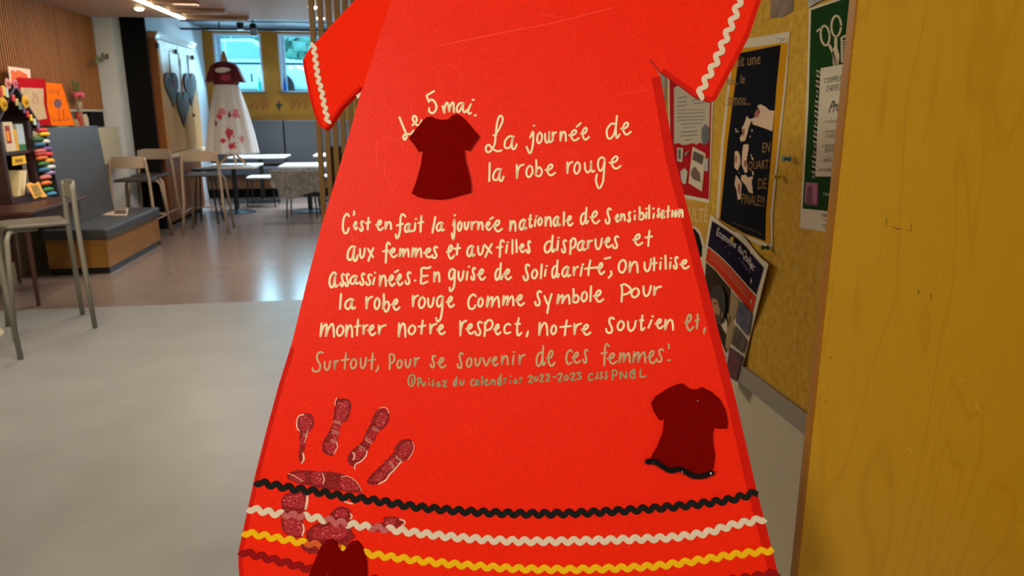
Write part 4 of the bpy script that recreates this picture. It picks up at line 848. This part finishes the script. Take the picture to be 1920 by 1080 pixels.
# ---- posters and vase on the ledge
def card(name, pts, X, m, label, cat='poster', t=.004):
    q = onx(*pts[0], X); c = thing(name, q, label, cat)
    MB().prism([onx(x, y, X) for x, y in pts], (t, 0, 0)).build('sheet', m, c); return c
c1 = card('framed_card', [(14, 124), (56, 130), (57, 170), (20, 168)], -3.39, mat('card_white', (226, 206, 190), .6), 'white card with orange painting, topmost behind the red poster', 'card')
MB().prism([onx(x, y, -3.3859) for x, y in ((20, 133), (24, 131), (28, 135), (33, 131), (40, 134), (45, 137), (51, 140), (52, 158), (22, 158))], (.002, 0, 0)).build('painting', mat('card_orange', (232, 96, 8), .6, var=.2, scale=20), c1)
c2 = card('poster', [(33, 145), (84, 148), (86, 200), (95, 234), (50, 236), (36, 200)], -3.365, mat('poster_crimson', (172, 4, 26), .8, spec=.1), 'crimson red poster holding a cream drawing, above the grey bench back')
MB().prism([onx(x, y, -3.3609) for x, y in ((38, 164), (81, 166), (82, 195), (88, 222), (66, 226), (45, 205))], (.002, 0, 0)).build('drawing_sheet', mat('drawing_cream', (190, 164, 130), .7, var=.12, scale=14), c2)
mb = MB()
for pth in ([(62,172),(64,182),(62,190),(70,196)], [(48,172),(43,180),(46,186)], [(66,175),(70,185),(72,193)]): ribbon(mb, catmull(pth), 1.2, lambda x, y, h: onx(x, y, -3.3585+h), 0, caps=False)
mb.build('drawn_line', mat('drawn_brown', (150, 96, 80), .7), c2)
c3 = card('poster', [(86, 155), (115, 157), (125, 190), (139, 235), (96, 235), (88, 200)], -3.36, mat('poster_orange', (240, 112, 2), .8, spec=.1), 'orange poster with a dark round drawing, beside the crimson one')
mb = MB()
for pts in ([(100,195),(102,189),(107,185),(113,187),(116,193),(115,199),(110,203),(104,201)],): mb.poly([onx(x, y, -3.3555) for x, y in pts])
mb.build('round_drawing', mat('drawing_dark', (110, 70, 84), .7), c3)
mb = MB(); MF = lambda x, y, h: onx(x, y, -3.3552)
for pth, w in [([(90,171),(93,168),(92,176)],.9), ([(96,168),(97,176),(99,168)],.9), ([(102,167),(103,176)],.9), ([(107,166),(108,177),(111,170),(112,166)],.9), ([(108,179),(114,179)],.7), ([(110,203),(111,220),(113,228)],1.2), ([(118,205),(120,222)],1.2), ([(96,186),(94,193),(97,200)],.9),
               ([(95,217),(99,224),(102,229),(104,222)],1.0), ([(106,227),(109,224),(112,228)],1.0), ([(114,227),(118,223),(122,227),(127,222),(131,225)],1.0)]: ribbon(mb, catmull(pth), w, MF, 0, caps=False)
mb.build('lettering', mat('lettering_dark', (96, 50, 24), .7), c3)
vq = onz(142, 234, 1.301); vz = 1.301
vs_ = thing('glass_vase', (-3.38, 8.62, vz), 'slim glass vase with a pink flower on the ledge', 'vase')
MB().lathe([(.03, 0), (.035, .02), (.02, .12), (.022, .2), (.03, .28), (.028, .28), (.02, .2)], n=16).build('vase', mat('vase_glass', (170, 160, 140), .15, alpha=.5), vs_, world=False, smooth=True)
mb = MB()
for k in range(16):
    a = k*2.4; mb.ball((.03*math.cos(a), .055*math.sin(a)+.01, .335+.012*(k % 3)), .03, 4, (1, 1, .6))
mb.build('pink_bloom', mat('bloom_pink', (206, 84, 110), .7), vs_, world=False, smooth=True)
mb = MB()
for k in range(30):
    a = k*1.9; p = V((.02*math.cos(a), .05*math.sin(a)-.02, .40+.1*random.random())); mb.tube([(0, 0, .28), p], .002, 4); mb.ball(p, .010, 3)
mb.build('dry_sprigs', fg, vs_, world=False)
for k, (px_, h, c, lab) in enumerate(((150, .17, (150, 60, 40), 'small reddish jar on the ledge near the niche'), (160, .15, (170, 160, 140), 'small pale jar on the ledge near the niche'), (141, .10, (150, 130, 100), 'low tan jar on the ledge beside the orange poster'))):
    q = onx(px_, 225, -3.37); tag(MB().lathe([(.035, 0), (.04, .01), (.04, h*.75), (.03, h*.85), (.032, h)], c=(-3.38, q.y, 1.301), n=14).build('jar', mat('jar_%d' % k, c, .35), smooth=False), lab, 'jar')
tag(MB().box((-3.5298, 9.0, 1.305), (-3.43, 9.38, 1.47)).build('niche_shade_block', blackm), 'black block standing for the shade in the recess at the ledge end', 'panel')  # solid black block paints in the shade of the niche
sp_ = thing('leafy_sprig', onx(163, 127, -3.39), 'green leafy twig fixed to the wooden slats beside the white column', 'plant')
MB().tube([onx(x, y, -3.38) for x, y in ((163, 127), (171, 117), (182, 111), (192, 106), (205, 103))], .004, 6).build('stem', mat('twig', (70, 70, 40), .8), sp_)
lf = mat('sprig_leaf', (96, 110, 36), .6, var=.4, scale=20)
for (x, y, dx, dy) in ((178,113,6,-10),(180,112,-1,8),(186,109,8,8),(188,108,7,-11),(194,106,10,-6),(196,105,13,6),(203,103,8,-3),(184,111,4,8),(199,104,11,-1)):
    n_ = V((-dy, dx))/math.hypot(dx, dy)*2.4
    MB().prism([onx(*q, -3.372) for q in ((x, y), (x+dx*.5+n_.x, y+dy*.5+n_.y), (x+dx, y+dy), (x+dx*.5-n_.x, y+dy*.5-n_.y))], (.003, 0, 0)).build('leaf', lf, sp_)

# ================================================================== cork board side
cork = mat('cork', (216, 174, 68), .9, var=.16, scale=50, bump=.6, bscale=260, spec=.2, col2=(190, 150, 50))
cb = thing('cork_notice_board', (XB, 1.6, .82), 'large tan cork notice board on the right wall, full of posters', 'notice board')
MB().box((XB, .2, .826), (.9198, 2.47, 2.2)).build('cork_sheet', cork, cb)
alu = mat('grey_frame', (150, 144, 130), .45)
MB().box((XB-.012, .2, .775), (.9198, 2.47, .826)).build('frame', alu, cb, bevel=.004); MB().box((XB-.012, 2.47, .775), (.9198, 2.55, 2.25)).build('frame', alu, cb, bevel=.004)
MB().box((XB-.012, .2, 2.2), (.9198, 2.47, 2.25)).build('frame', alu, cb)
def BX(h): return lambda x, y, k=0: onx(x, y, XB-.0008-h-k)
def sheet(parent, name, pts, h, m, curve=None, label=None, t=.0004):
    return MB().prism([BX(h)(x, y) for x, y in pts], (-t, 0, 0)).build(name, m, parent, label=label)
def poster(loc_px, label): return thing('poster', onx(*loc_px, XB), label, 'poster', None)
FONT = None
def text(parent, s, quad, fmap, m, name='lettering', label=None, slant=0, bold=0, flip=None):
    """quad TL,TR,BR,BL in picture pixels; text outline mapped into it on the surface fmap"""
    cu = bpy.data.curves.new('t', 'FONT'); cu.body = s; cu.resolution_u = 2; cu.offset = bold; cu.shear = slant
    o = bpy.data.objects.new('t', cu); COL.objects.link(o); bpy.context.view_layer.update()
    me = bpy.data.meshes.new_from_object(o.evaluated_get(bpy.context.evaluated_depsgraph_get()))
    bpy.data.objects.remove(o)
    xs = [v.co.x for v in me.vertices]; ys = [v.co.y for v in me.vertices]; x0, x1, y0, y1 = min(xs), max(xs), min(ys), max(ys)
    tl, tr_, br, bl = [V(q) for q in quad]; vs = []
    for v in me.vertices:
        u = (v.co.x-x0)/(x1-x0); w = (y1-v.co.y)/(y1-y0); p = tl.lerp(tr_, u).lerp(bl.lerp(br, u), w); vs.append(fmap(p.x, p.y))
    mb = MB().add(vs, [tuple(p.vertices) for p in me.polygons]); bpy.data.meshes.remove(me)
    return mb.build(name, m, parent, label=label, fixn=False)
paper = mat('poster_paper', (214, 206, 186), .75, spec=.2); navy = mat('poster_navy', (8, 12, 26), .8, var=.5, scale=6, spec=.1); gold = mat('poster_gold', (206, 148, 16), .8, spec=.1)
goldtxt = mat('gold_lettering', (140, 100, 26), .5); flesh = mat('paper_bird_cream', (214, 186, 156), .6)
# middle poster
p2 = poster((1415, 260), 'navy poster with mustard frame announcing EN QUART DE FINALE, middle of board')
zz = lambda pts, ox, oy, s: zpts(pts, ox, oy, s)
sheet(p2, 'sheet', [(1374,78),(1400,73),(1481,59),(1474,160),(1462,270),(1449,400),(1449,469),(1420,457),(1385,440),(1342,424),(1352,270)], .001, paper)
sheet(p2, 'mustard_border', [(1376,93),(1478,79),(1470,160),(1458,270),(1444,400),(1445,459),(1395,440),(1347,417),(1357,270)], .0016, gold)
sheet(p2, 'navy_panel', [(1386,100),(1464,84),(1456,160),(1448,270),(1436,400),(1435,452),(1395,437),(1350,412),(1364,270)], .0022, navy)
f2 = BX(.0028)
text(p2, 'était une', ((1366,107),(1427,99),(1425,120),(1365,128)), f2, goldtxt); text(p2, 'fois, le', ((1362,144),(1397,138),(1396,159),(1361,163)), f2, goldtxt)
text(p2, 'samou...', ((1364,183),(1407,182),(1406,197),(1363,198)), f2, goldtxt)
text(p2, 'EN', ((1430,268),(1445,266),(1443,285),(1429,286)), f2, goldtxt); text(p2, 'QUART', ((1403,303),(1442,299),(1440,319),(1402,321)), f2, goldtxt)
text(p2, 'DE', ((1422,335),(1438,334),(1437,354),(1421,355)), f2, goldtxt); text(p2, 'FINALE!!!', ((1391,363),(1434,368),(1433,388),(1390,381)), f2, goldtxt)
mb = MB()
for pts in (zz([(440,680),(470,665),(520,690),(550,720),(600,725),(580,915),(520,890),(400,850),(385,800),(430,780),(470,740)],1330,60,4.909), zz([(345,770),(365,800),(395,800),(365,870),(350,930),(330,1000),(290,1010),(280,975),(310,930),(300,880),(320,850)],1330,60,4.909),
            zz([(225,160),(250,155),(268,190),(275,260),(250,330),(220,300)],1330,250,4.695), zz([(300,100),(345,95),(345,140),(330,200),(330,260),(335,340),(315,350),(285,280),(290,160)],1330,250,4.695),
            zz([(235,365),(260,400),(285,440),(275,580),(250,585),(240,500),(222,450)],1330,250,4.695), zz([(280,370),(320,365),(340,390),(385,378),(372,430),(385,530),(350,520),(320,460),(280,410)],1330,250,4.695)):
    mb.poly([BX(.0032)(x, y) for x, y in pts])
mb.build('paper_figure', flesh, p2, kind='stuff', label='tumbling cream figures like torn paper')
mb = MB(); random.seed(4)
for _ in range(16):
    x = 1383+random.uniform(-10, 32); y = random.uniform(235, 345); r = random.uniform(.8, 1.8); mb.poly([f2(x+r*math.cos(a*1.05), y+r*1.6*math.sin(a*1.05)) for a in range(6)])
mb.build('paper_scrap', flesh, p2)
mb = MB()
for pts in (zz([(415,745),(440,710),(460,730),(450,780),(415,790)],1330,60,4.909), zz([(305,900),(325,885),(325,940),(305,960)],1330,60,4.909), zz([(305,235),(330,240),(325,300),(305,290)],1330,250,4.695), zz([(250,450),(272,440),(270,540),(252,520)],1330,250,4.695), zz([(228,200),(245,195),(240,260),(228,260)],1330,250,4.695)):
    mb.poly([BX(.0037)(x, y) for x, y in pts])
mb.build('rose_tint', mat('rose_tint', (150, 84, 70), .6), p2, kind='stuff')
mb = MB()
for k in range(30):
    x = 1372+k*1.9; y = 416+k*.72+random.uniform(-1, 1); ribbon(mb, [(x, y), (x+1.2, y+2.5)], .5, lambda a, b, h: f2(a, b), 0, caps=False)
mb.build('small_print', goldtxt, p2)
# red poster
p1 = poster((1300, 260), 'red poster with a pale torn-edged text sheet, left end of board')
sheet(p1, 'sheet', [(1252,120),(1340,118),(1330,381),(1256,366)], .001, paper)
sheet(p1, 'red_panel', [(1255,124),(1336,122),(1329,374),(1258,360)], .0016, mat('poster_red', (176, 12, 26), .8, spec=.1, var=.1, scale=6))
sheet(p1, 'torn_sheet', [(1264,165),(1272,160),(1332,168),(1330,240),(1322,262),(1318,270),(1312,267),(1306,271),(1298,268),(1290,271),(1280,272),(1272,268),(1264,270)], .0022, mat('pale_grey_paper', (186, 178, 160), .6))
mb = MB()
for x0, x1, y, w in ((1271,1288,183,2.2),(1272,1288,191,2.2),(1269,1288,198,2.2),(1298,1322,187,2.2),(1301,1320,193,2),(1268,1322,206,1.2),(1270,1321,212,1.6),(1269,1322,219,1.6),(1270,1321,225,1.6),(1275,1317,232,1.4),(1279,1305,239,1.2),(1277,1308,247,2),(1276,1307,254,2),(1284,1297,262,2)):
    ribbon(mb, [(x0, y+1), (x1, y-1)], w, lambda a, b, h: BX(.0028)(a, b), 0, caps=False)
mb.build('text_line', mat('grey_text', (120, 112, 100), .6), p1)
sheet(p1, 'grey_spot', [(1316,240),(1322,233),(1329,238),(1331,258),(1326,270),(1318,272),(1315,258)], .003, mat('grey_spot', (92, 98, 98), .6))
for k, (pts, c) in enumerate(((((1299,275),(1323,288),(1316,359),(1291,343)), (206,196,170)), (((1301,283),(1320,292),(1317,309),(1298,299)), (74,60,44)), (((1297,318),(1303,312),(1312,325),(1314,342),(1300,336),(1295,328)), (110,80,72)),
                              (((1270,277),(1281,278),(1279,304),(1270,302)), (196,190,170)), (((1272,280),(1277,280),(1276,299),(1272,298)), (80,78,72)), (((1276,321),(1284,315),(1289,322),(1286,345),(1280,344),(1277,335)), (190,192,180)), (((1322,298),(1328,296),(1327,322),(1321,320)), (176,184,176)), (((1283,288),(1292,281),(1288,292),(1284,292)), (120,120,120)))):
    sheet(p1, 'pasted_picture', pts, .0028+k*.0004, mat('pasted_%d' % k, c, .6))
# yellow poster below
p0 = poster((1305, 420), 'mustard poster with pale capital letters, low at the left of board')
sheet(p0, 'sheet', [(1258,372),(1333,384),(1323,560),(1258,560)], .0004, mat('poster_mustard', (196, 146, 22), .6, var=.1, scale=8))
text(p0, 'FACULTÉ', ((1262,380),(1328,384),(1327,418),(1260,414)), BX(.001), mat('pale_letters', (206, 176, 120), .6), bold=.02)
sheet(p0, 'white_outline', [(1290,430),(1303,424),(1314,436),(1321,460),(1322,500),(1290,500)], .001, paper)
sheet(p0, 'black_shape', [(1290,434),(1302,428),(1311,440),(1317,462),(1316,482),(1290,482)], .0016, blackm)
# economy poster, curling off the board
def CV(h):
    def f(x, y, k=0):
        d = max(0, min(1, (x-1330)/110)); c = .014*math.sin(d*math.pi*1.4)*(1 if y < 600 else .6)
        return onx(x, y, XB-.004-abs(c)-h-k)
    return f
def csheet(parent, name, pts, h, m, label=None):
    return MB().poly([CV(h)(x, y) for x, y in pts]).build(name, m, parent, label=label, fixn=False)
p3 = poster((1390, 560), 'tilted curling poster titled Économie du Québec, with photos and orange stripe')
top = [(1332,402),(1345,412),(1360,424),(1375,434),(1388,438),(1400,450),(1412,466),(1425,482),(1441,495)]
def strip(parent, name, upper, lower, h, m, n=14, label=None):
    mb = MB(); U = []; Lw = []
    def at(pl, t):
        Ls = [0]
        for i in range(1, len(pl)): Ls.append(Ls[-1]+math.dist(pl[i], pl[i-1]))
        d = Ls[-1]*t
        for i in range(1, len(pl)):
            if Ls[i] >= d-1e-9: f = (d-Ls[i-1])/(Ls[i]-Ls[i-1]); return (pl[i-1][0]+(pl[i][0]-pl[i-1][0])*f, pl[i-1][1]+(pl[i][1]-pl[i-1][1])*f)
        return pl[-1]
    nv = 8; grid = []
    for i in range(n+1):
        a = at(upper, i/n); b = at(lower, i/n); grid.append([CV(h)(a[0]+(b[0]-a[0])*j/nv, a[1]+(b[1]-a[1])*j/nv) for j in range(nv+1)])
    mb.add([q for c in grid for q in c], [(i*(nv+1)+j, (i+1)*(nv+1)+j, (i+1)*(nv+1)+j+1, i*(nv+1)+j+1) for i in range(n) for j in range(nv)])
    return mb.build(name, m, parent, label=label, fixn=False)
strip(p3, 'sheet', top, [(1300,600),(1320,645),(1345,690),(1362,715),(1379,741)], 0, paper, label='white poster paper with curled edge')
strip(p3, 'navy_band', [(1335,414),(1357,428),(1378,443),(1395,459),(1413,480),(1432,502)], [(1327,461),(1345,475),(1367,496),(1389,521),(1403,537),(1418,553)], .001, mat('band_navy', (22, 12, 44), .8, spec=.1, var=.2, scale=9))
strip(p3, 'orange_band', [(1327,464),(1345,478),(1367,499),(1389,525),(1403,541),(1418,557)], [(1323,489),(1340,503),(1354,520),(1383,555),(1398,572),(1411,587)], .001, mat('band_orange', (206, 56, 16), .8, spec=.1, var=.12, scale=9))
mb = MB()
for off in (6, 12, 18):
    ribbon(mb, catmull([(1331,466+off),(1348,480+off),(1367,500+off),(1389,527+off),(1402,542+off)], 4), 1.4, lambda a, b, h: CV(.0016)(a, b), 0, caps=False)
mb.build('small_print', mat('pale_orange', (206, 110, 80), .6), p3)
wt = mat('white_lettering', (206, 200, 196), .6)
text(p3, 'Économie', ((1346,424),(1383,450),(1379,466),(1343,441)), CV(.0022), wt, bold=.01); text(p3, 'du', ((1386,456),(1394,466),(1391,478),(1383,470)), CV(.0022), wt, bold=.01)
text(p3, 'Québec', ((1396,466),(1417,496),(1412,511),(1391,483)), CV(.0022), wt, bold=.01)
mb = MB()
for a, b in (((1352,448),(1370,462)), ((1360,462),(1388,486)), ((1366,474),(1400,506)), ((1390,490),(1408,512))): ribbon(mb, [a, b], 3, lambda x, y, h: CV(.0016)(x, y), 0, caps=False)
mb.build('faint_words', mat('faint_purple', (52, 36, 84), .6), p3)
strip(p3, 'photo', [(1324,492),(1340,506),(1354,523),(1370,542)], [(1318,560),(1340,600),(1352,640),(1362,664)], .0010, mat('photo_brown', (58, 44, 30), .8, spec=.1, var=.5, scale=22), label='photo of a dark-haired person')
strip(p3, 'photo', [(1371,546),(1378,553),(1386,561)], [(1360,650),(1364,660),(1370,640)], .0013, mat('photo_beige', (160, 132, 92), .5, var=.1, scale=8))
csheet(p3, 'hair', [(1330,556),(1336,540),(1346,533),(1355,540),(1360,556),(1360,580),(1355,606),(1350,600),(1350,575),(1342,560),(1336,560)], .0075, mat('hair_dark', (22, 16, 14), .6))
csheet(p3, 'face', [(1334,560),(1340,552),(1348,562),(1354,578),(1355,595),(1350,608),(1344,606),(1338,590)], .0065, mat('face_skin', (176, 120, 84), .6))
csheet(p3, 'face_mark', [(1338,566),(1343,569),(1343,572),(1338,569)], .0085, mat('hair_dark', (22, 16, 14), .6)); csheet(p3, 'face_mark', [(1347,572),(1352,576),(1352,579),(1347,575)], .0085, mat('hair_dark', (22, 16, 14), .6))  # small dark printed marks on the face
csheet(p3, 'beard', [(1340,588),(1346,590),(1352,596),(1350,607),(1344,607)], .0085, mat('beard', (74, 46, 32), .6))
csheet(p3, 'photo', [(1387,563),(1398,575),(1410,590),(1401,630),(1379,603)], .004, mat('photo_blue', (84, 84, 110), .5, var=.7, scale=40), label='small bluish photo')
csheet(p3, 'photo', [(1378,609),(1399,637),(1393,663),(1371,645)], .004, mat('photo_dark', (90, 76, 58), .5, var=.7, scale=40), label='small dark photo')
csheet(p3, 'photo', [(1368,650),(1392,668),(1380,715),(1366,706),(1362,690)], .005, mat('photo_maroon', (96, 34, 48), .5, var=.6, scale=50), label='maroon crowd photo')
# green poster
p4 = poster((1540, 220), 'green hairdressers poster with scissors and comb, partly behind wooden panel')
GRN = mat('poster_green', (20, 62, 18), .8, var=.12, scale=8, spec=.1)
sheet(p4, 'sheet', [(1517,16),(1600,-12),(1597,60),(1562,437),(1500,427),(1512,200)], .001, paper)
sheet(p4, 'green_panel', [(1521,19),(1597,-7),(1596,60),(1565,397),(1505,391),(1516,200)], .0016, GRN)
sheet(p4, 'text_sheet', [(1539,128),(1598,117),(1572,331),(1529,331),(1533,240)], .0022, mat('pale_sheet', (206, 198, 176), .55))
mb = MB(); f4 = lambda x, y, h=0: BX(.0024)(x, y)
ell = lambda cx, cy, rx, ry, t=0: [(cx+rx*math.cos(a)*math.cos(t)-ry*math.sin(a)*math.sin(t), cy+rx*math.cos(a)*math.sin(t)+ry*math.sin(a)*math.cos(t)) for a in [2*math.pi*k/24 for k in range(25)]]
ribbon(mb, ell(1547, 66.5, 8.2, 18.5, -.08), 3.8, f4, 0); ribbon(mb, ell(1567.8, 49, 9, 19.5, .03), 3.8, f4, 0)
ribbon(mb, [(1540,53),(1534,56),(1532,59)], 3.4, f4, 0)
mb.poly([f4(*q) for q in ((1552,84),(1557,83),(1563,96),(1568,108),(1573,121),(1564,122),(1561,103))]); mb.poly([f4(*q) for q in ((1564,68),(1570,68),(1570,90),(1574,104),(1572,121),(1562,123),(1560,100),(1564,86))])
mb.build('scissors_drawing', mat('drawing_beige', (196, 184, 156), .6), p4)
mb = MB(); ribbon(mb, [(1578,72),(1578.5,117)], 3.6, f4, 0, caps=False); ribbon(mb, [(1577,72),(1583,68),(1590,66)], 3.6, f4, 0)
for k in range(8): ribbon(mb, [(1579, 78+k*5.2), (1590, 73.5+k*5.2)], 2.1, f4, 0, caps=False)
mb.build('comb_drawing', mat('drawing_beige', (196, 184, 156), .6), p4)
mb = MB(); mk = MB(); mr_ = MB()
for k in range(44):
    t = k/43; x = 1534.5-t*9.5; y = 128+t*203; ph = (k % 11)/11
    w = 3.4 if 0 < (k % 11) < 9 else 1.6
    (mb if k % 2 else (mk if k % 4 == 0 else mr_)).poly([f4(*q) for q in ((x-w, y-2), (x+w, y+1.5), (x+w, y+3.9), (x-w, y+.6))])
mb.build('twisted_ribbon_print', paper, p4); mk.build('twisted_ribbon_print', blackm, p4); mr_.build('twisted_ribbon_print', mat('print_magenta', (120, 40, 70), .6), p4)
tx = mat('dark_lettering', (30, 44, 28), .6); tg = mat('grey_lettering', (84, 80, 68), .6); f5 = BX(.0030)
text(p4, 'COIFFEURS', ((1546,147),(1585,139),(1584,151),(1545,157)), f5, tx); text(p4, 'CHEVEUX', ((1549,161),(1582,156),(1581,168),(1548,172)), f5, tx)
text(p4, 'Projet', ((1555,190),(1596,184),(1593,212),(1552,219)), f5, tx, slant=.5, bold=.02)
for s_, a, b, y, h in (('• VOUS ÊTES', 1546, 1590, 223, 7), ('• VOUS ÊTES', 1544, 1588, 242, 7), ('CHEVEUX', 1548, 1584, 251, 7), ('• VOUS AVEZ', 1543, 1584, 270, 7), ('SEMAINES', 1546, 1582, 278, 7), ('• INSCRIVEZ', 1541, 1580, 296, 7), ('POSSIBILITÉ DE', 1536, 1580, 314, 7)):
    text(p4, s_, ((a, y+1), (b, y-1), (b-.5, y+h-1), (a-.5, y+h+1)), f5, tg)
text(p4, "S'INSCRIRE", ((1543,361),(1574,363),(1573,369),(1543,367)), f5, mat('white_small', (190, 196, 170), .6))
sheet(p4, 'magenta_square', [(1513,345),(1536,348),(1534,387),(1511,384)], .0022, mat('dark_magenta', (96, 14, 66), .5)); sheet(p4, 'pink_square', [(1511,342),(1533,343),(1531,382),(1509,380)], .0026, mat('dusty_pink', (160, 84, 130), .5))
sheet(p4, 'magenta_square', [(1514,349),(1523,350),(1522,364),(1524,384),(1512,383)], .003, mat('dark_magenta', (96, 14, 66), .5))
mb = MB()
for x0, x1, y in ((1540,1560,402),(1541,1559,405),(1543,1558,413),(1541,1558,421),(1543,1557,425)): ribbon(mb, [(x0, y), (x1, y+1)], 1.1, lambda a, b, h: f5(a, b), 0, caps=False)
mb.build('small_print', tg, p4)
# scraps at the top of the board
g1 = poster((1468, 12), 'crumpled brownish photo scrap pinned at the top of board'); sheet(g1, 'sheet', [(1447,-30),(1489,-34),(1487,20),(1470,31),(1444,34)], .001, mat('scrap_brown', (120, 98, 74), .5, var=.5, scale=30))
g2 = poster((1522, 4), 'crinkled clear plastic scrap above the green poster'); sheet(g2, 'sheet', [(1512,-30),(1560,-40),(1560,-8),(1530,6),(1516,15)], .004, mat('scrap_plastic', (110, 104, 100), .25, var=.6, scale=60))
# push pins
def pin(px_, py, c, label, r=.0065):
    q = onx(px_, py, XB); p = thing('push_pin', q, label, 'push pin', 'push pins')
    MB().tube([(-.001, 0, 0), (-.012, 0, .0)], .0006, 5).build('needle', mat('pin_steel', (200, 200, 200), .3, metal=.8), p, world=False)
    MB().tube([(-.008, 0, 0), (-.011, 0, 0), (-.0115, 0, 0), (-.021, 0, .0005), (-.0215, 0, .0005), (-.025, 0, .0007)], [r, r, r*.5, r*.55, r*.95, r*.95], 10).build('pin_head', mat('pin_%d_%d_%d' % c, c, .35), p, world=False)
pin(1487, 298, (20, 120, 160), 'blue push pin in the bare cork'); pin(1468, 332, (206, 176, 30), 'yellow push pin in the bare cork')
pin(1446, 464, (16, 76, 50), 'dark green push pin at the lower corner of the navy poster'); pin(1388, 448, (206, 176, 30), 'yellow push pin holding the curling poster'); pin(1474, 73, (196, 196, 190), 'silver push pin at the top corner of the navy poster', .003)

# ---- maple panel at the right
mp_ = bpy.data.materials.new('maple_veneer'); mp_.use_nodes = True; nt = mp_.node_tree; b = nt.nodes['Principled BSDF']
b.inputs['Roughness'].default_value = .42; b.inputs['Specular IOR Level'].default_value = .4
tc2 = nt.nodes.new('ShaderNodeTexCoord'); m2 = nt.nodes.new('ShaderNodeMapping'); m2.inputs['Scale'].default_value = (5, 5, .9); nt.links.new(tc2.outputs['Object'], m2.inputs[0])
n3 = nt.nodes.new('ShaderNodeTexNoise'); n3.inputs['Scale'].default_value = 1.6; n3.inputs['Detail'].default_value = 2; n3.inputs['Distortion'].default_value = .4; nt.links.new(m2.outputs[0], n3.inputs[0])
ml = nt.nodes.new('ShaderNodeMath'); ml.operation = 'MULTIPLY'; ml.inputs[1].default_value = 9; nt.links.new(n3.outputs[0], ml.inputs[0])
fr = nt.nodes.new('ShaderNodeMath'); fr.operation = 'PINGPONG'; fr.inputs[1].default_value = .5; nt.links.new(ml.outputs[0], fr.inputs[0])
r1 = nt.nodes.new('ShaderNodeValToRGB'); r1.color_ramp.elements[0].color = (*lin((176, 134, 22)), 1); r1.color_ramp.elements[0].position = 0; r1.color_ramp.elements[1].color = (*lin((184, 142, 28)), 1); r1.color_ramp.elements[1].position = .12
nt.links.new(fr.outputs[0], r1.inputs[0])
m4 = nt.nodes.new('ShaderNodeMapping'); m4.inputs['Scale'].default_value = (260, 260, 14); nt.links.new(tc2.outputs['Object'], m4.inputs[0])
n4 = nt.nodes.new('ShaderNodeTexNoise'); n4.inputs['Scale'].default_value = 1; n4.inputs['Detail'].default_value = 3; nt.links.new(m4.outputs[0], n4.inputs[0])
r4 = nt.nodes.new('ShaderNodeValToRGB'); r4.color_ramp.elements[0].color = (.88, .88, .88, 1); r4.color_ramp.elements[1].color = (1.05, 1.05, 1.05, 1); nt.links.new(n4.outputs[0], r4.inputs[0])
mm = nt.nodes.new('ShaderNodeMix'); mm.data_type = 'RGBA'; mm.blend_type = 'MULTIPLY'; mm.inputs[0].default_value = 1
nt.links.new(r1.outputs[0], mm.inputs[6]); nt.links.new(r4.outputs[0], mm.inputs[7]); nt.links.new(mm.outputs[2], b.inputs['Base Color'])
YP = .78
wp = thing('wooden_panel', (.70, YP+.012, 0), 'large upright maple panel closest at the right edge, standing out from the wall', 'panel')
MB().box((.4964, YP, 0), (.9198, YP+.013, 2.2)).build('veneered_board', mp_, wp)
MB().box((.4934, YP+.0005, 0), (.4963, YP+.0125, 2.2)).build('edge_banding', mat('maple_edge', (150, 98, 8), .45, var=.15, scale=30, stretch=(1, 1, .1)), wp)
pk = mat('panel_mark', (66, 44, 10), .7)
mb = MB(); f6 = lambda x, y, h=0: ony(x, y, YP-.0004)
for pts, w in (([(1662,408),(1663,414),(1662,424)], 1.0), ([(1674,425),(1682,429),(1690,430)], 1.3), ([(1700,430),(1708,434),(1709,420)], 1.0), ([(1720,544),(1724,547),(1721,552)], 1.5), ([(1745,552),(1747,560)], 1.3), ([(1645,487),(1646,489)], 1.1), ([(1556,670),(1558,672)], 1.6), ([(1547,753),(1549,754)], 1.5), ([(1588,963),(1589,964)], 1.2), ([(1786,909),(1787,910)], 1.0)):
    ribbon(mb, pts, w, f6, 0)
mb.build('dent', pk, wp, label='small dark dents and staple marks')
mb = MB()
for pts, w in (([(1598,97),(1605,96),(1609,96)], .8), ([(1697,838),(1705,843),(1712,848)], .8), ([(1828,756),(1835,765),(1841,776)], .8), ([(1793,712),(1808,712)], .6), ([(1905,985),(1920,992)], .8), ([(1860,226),(1864,231)], .6)): ribbon(mb, pts, w, f6, 0)
mb.build('scratch', mat('pale_scratch', (226, 186, 80), .5), wp, label='fine pale scratches')
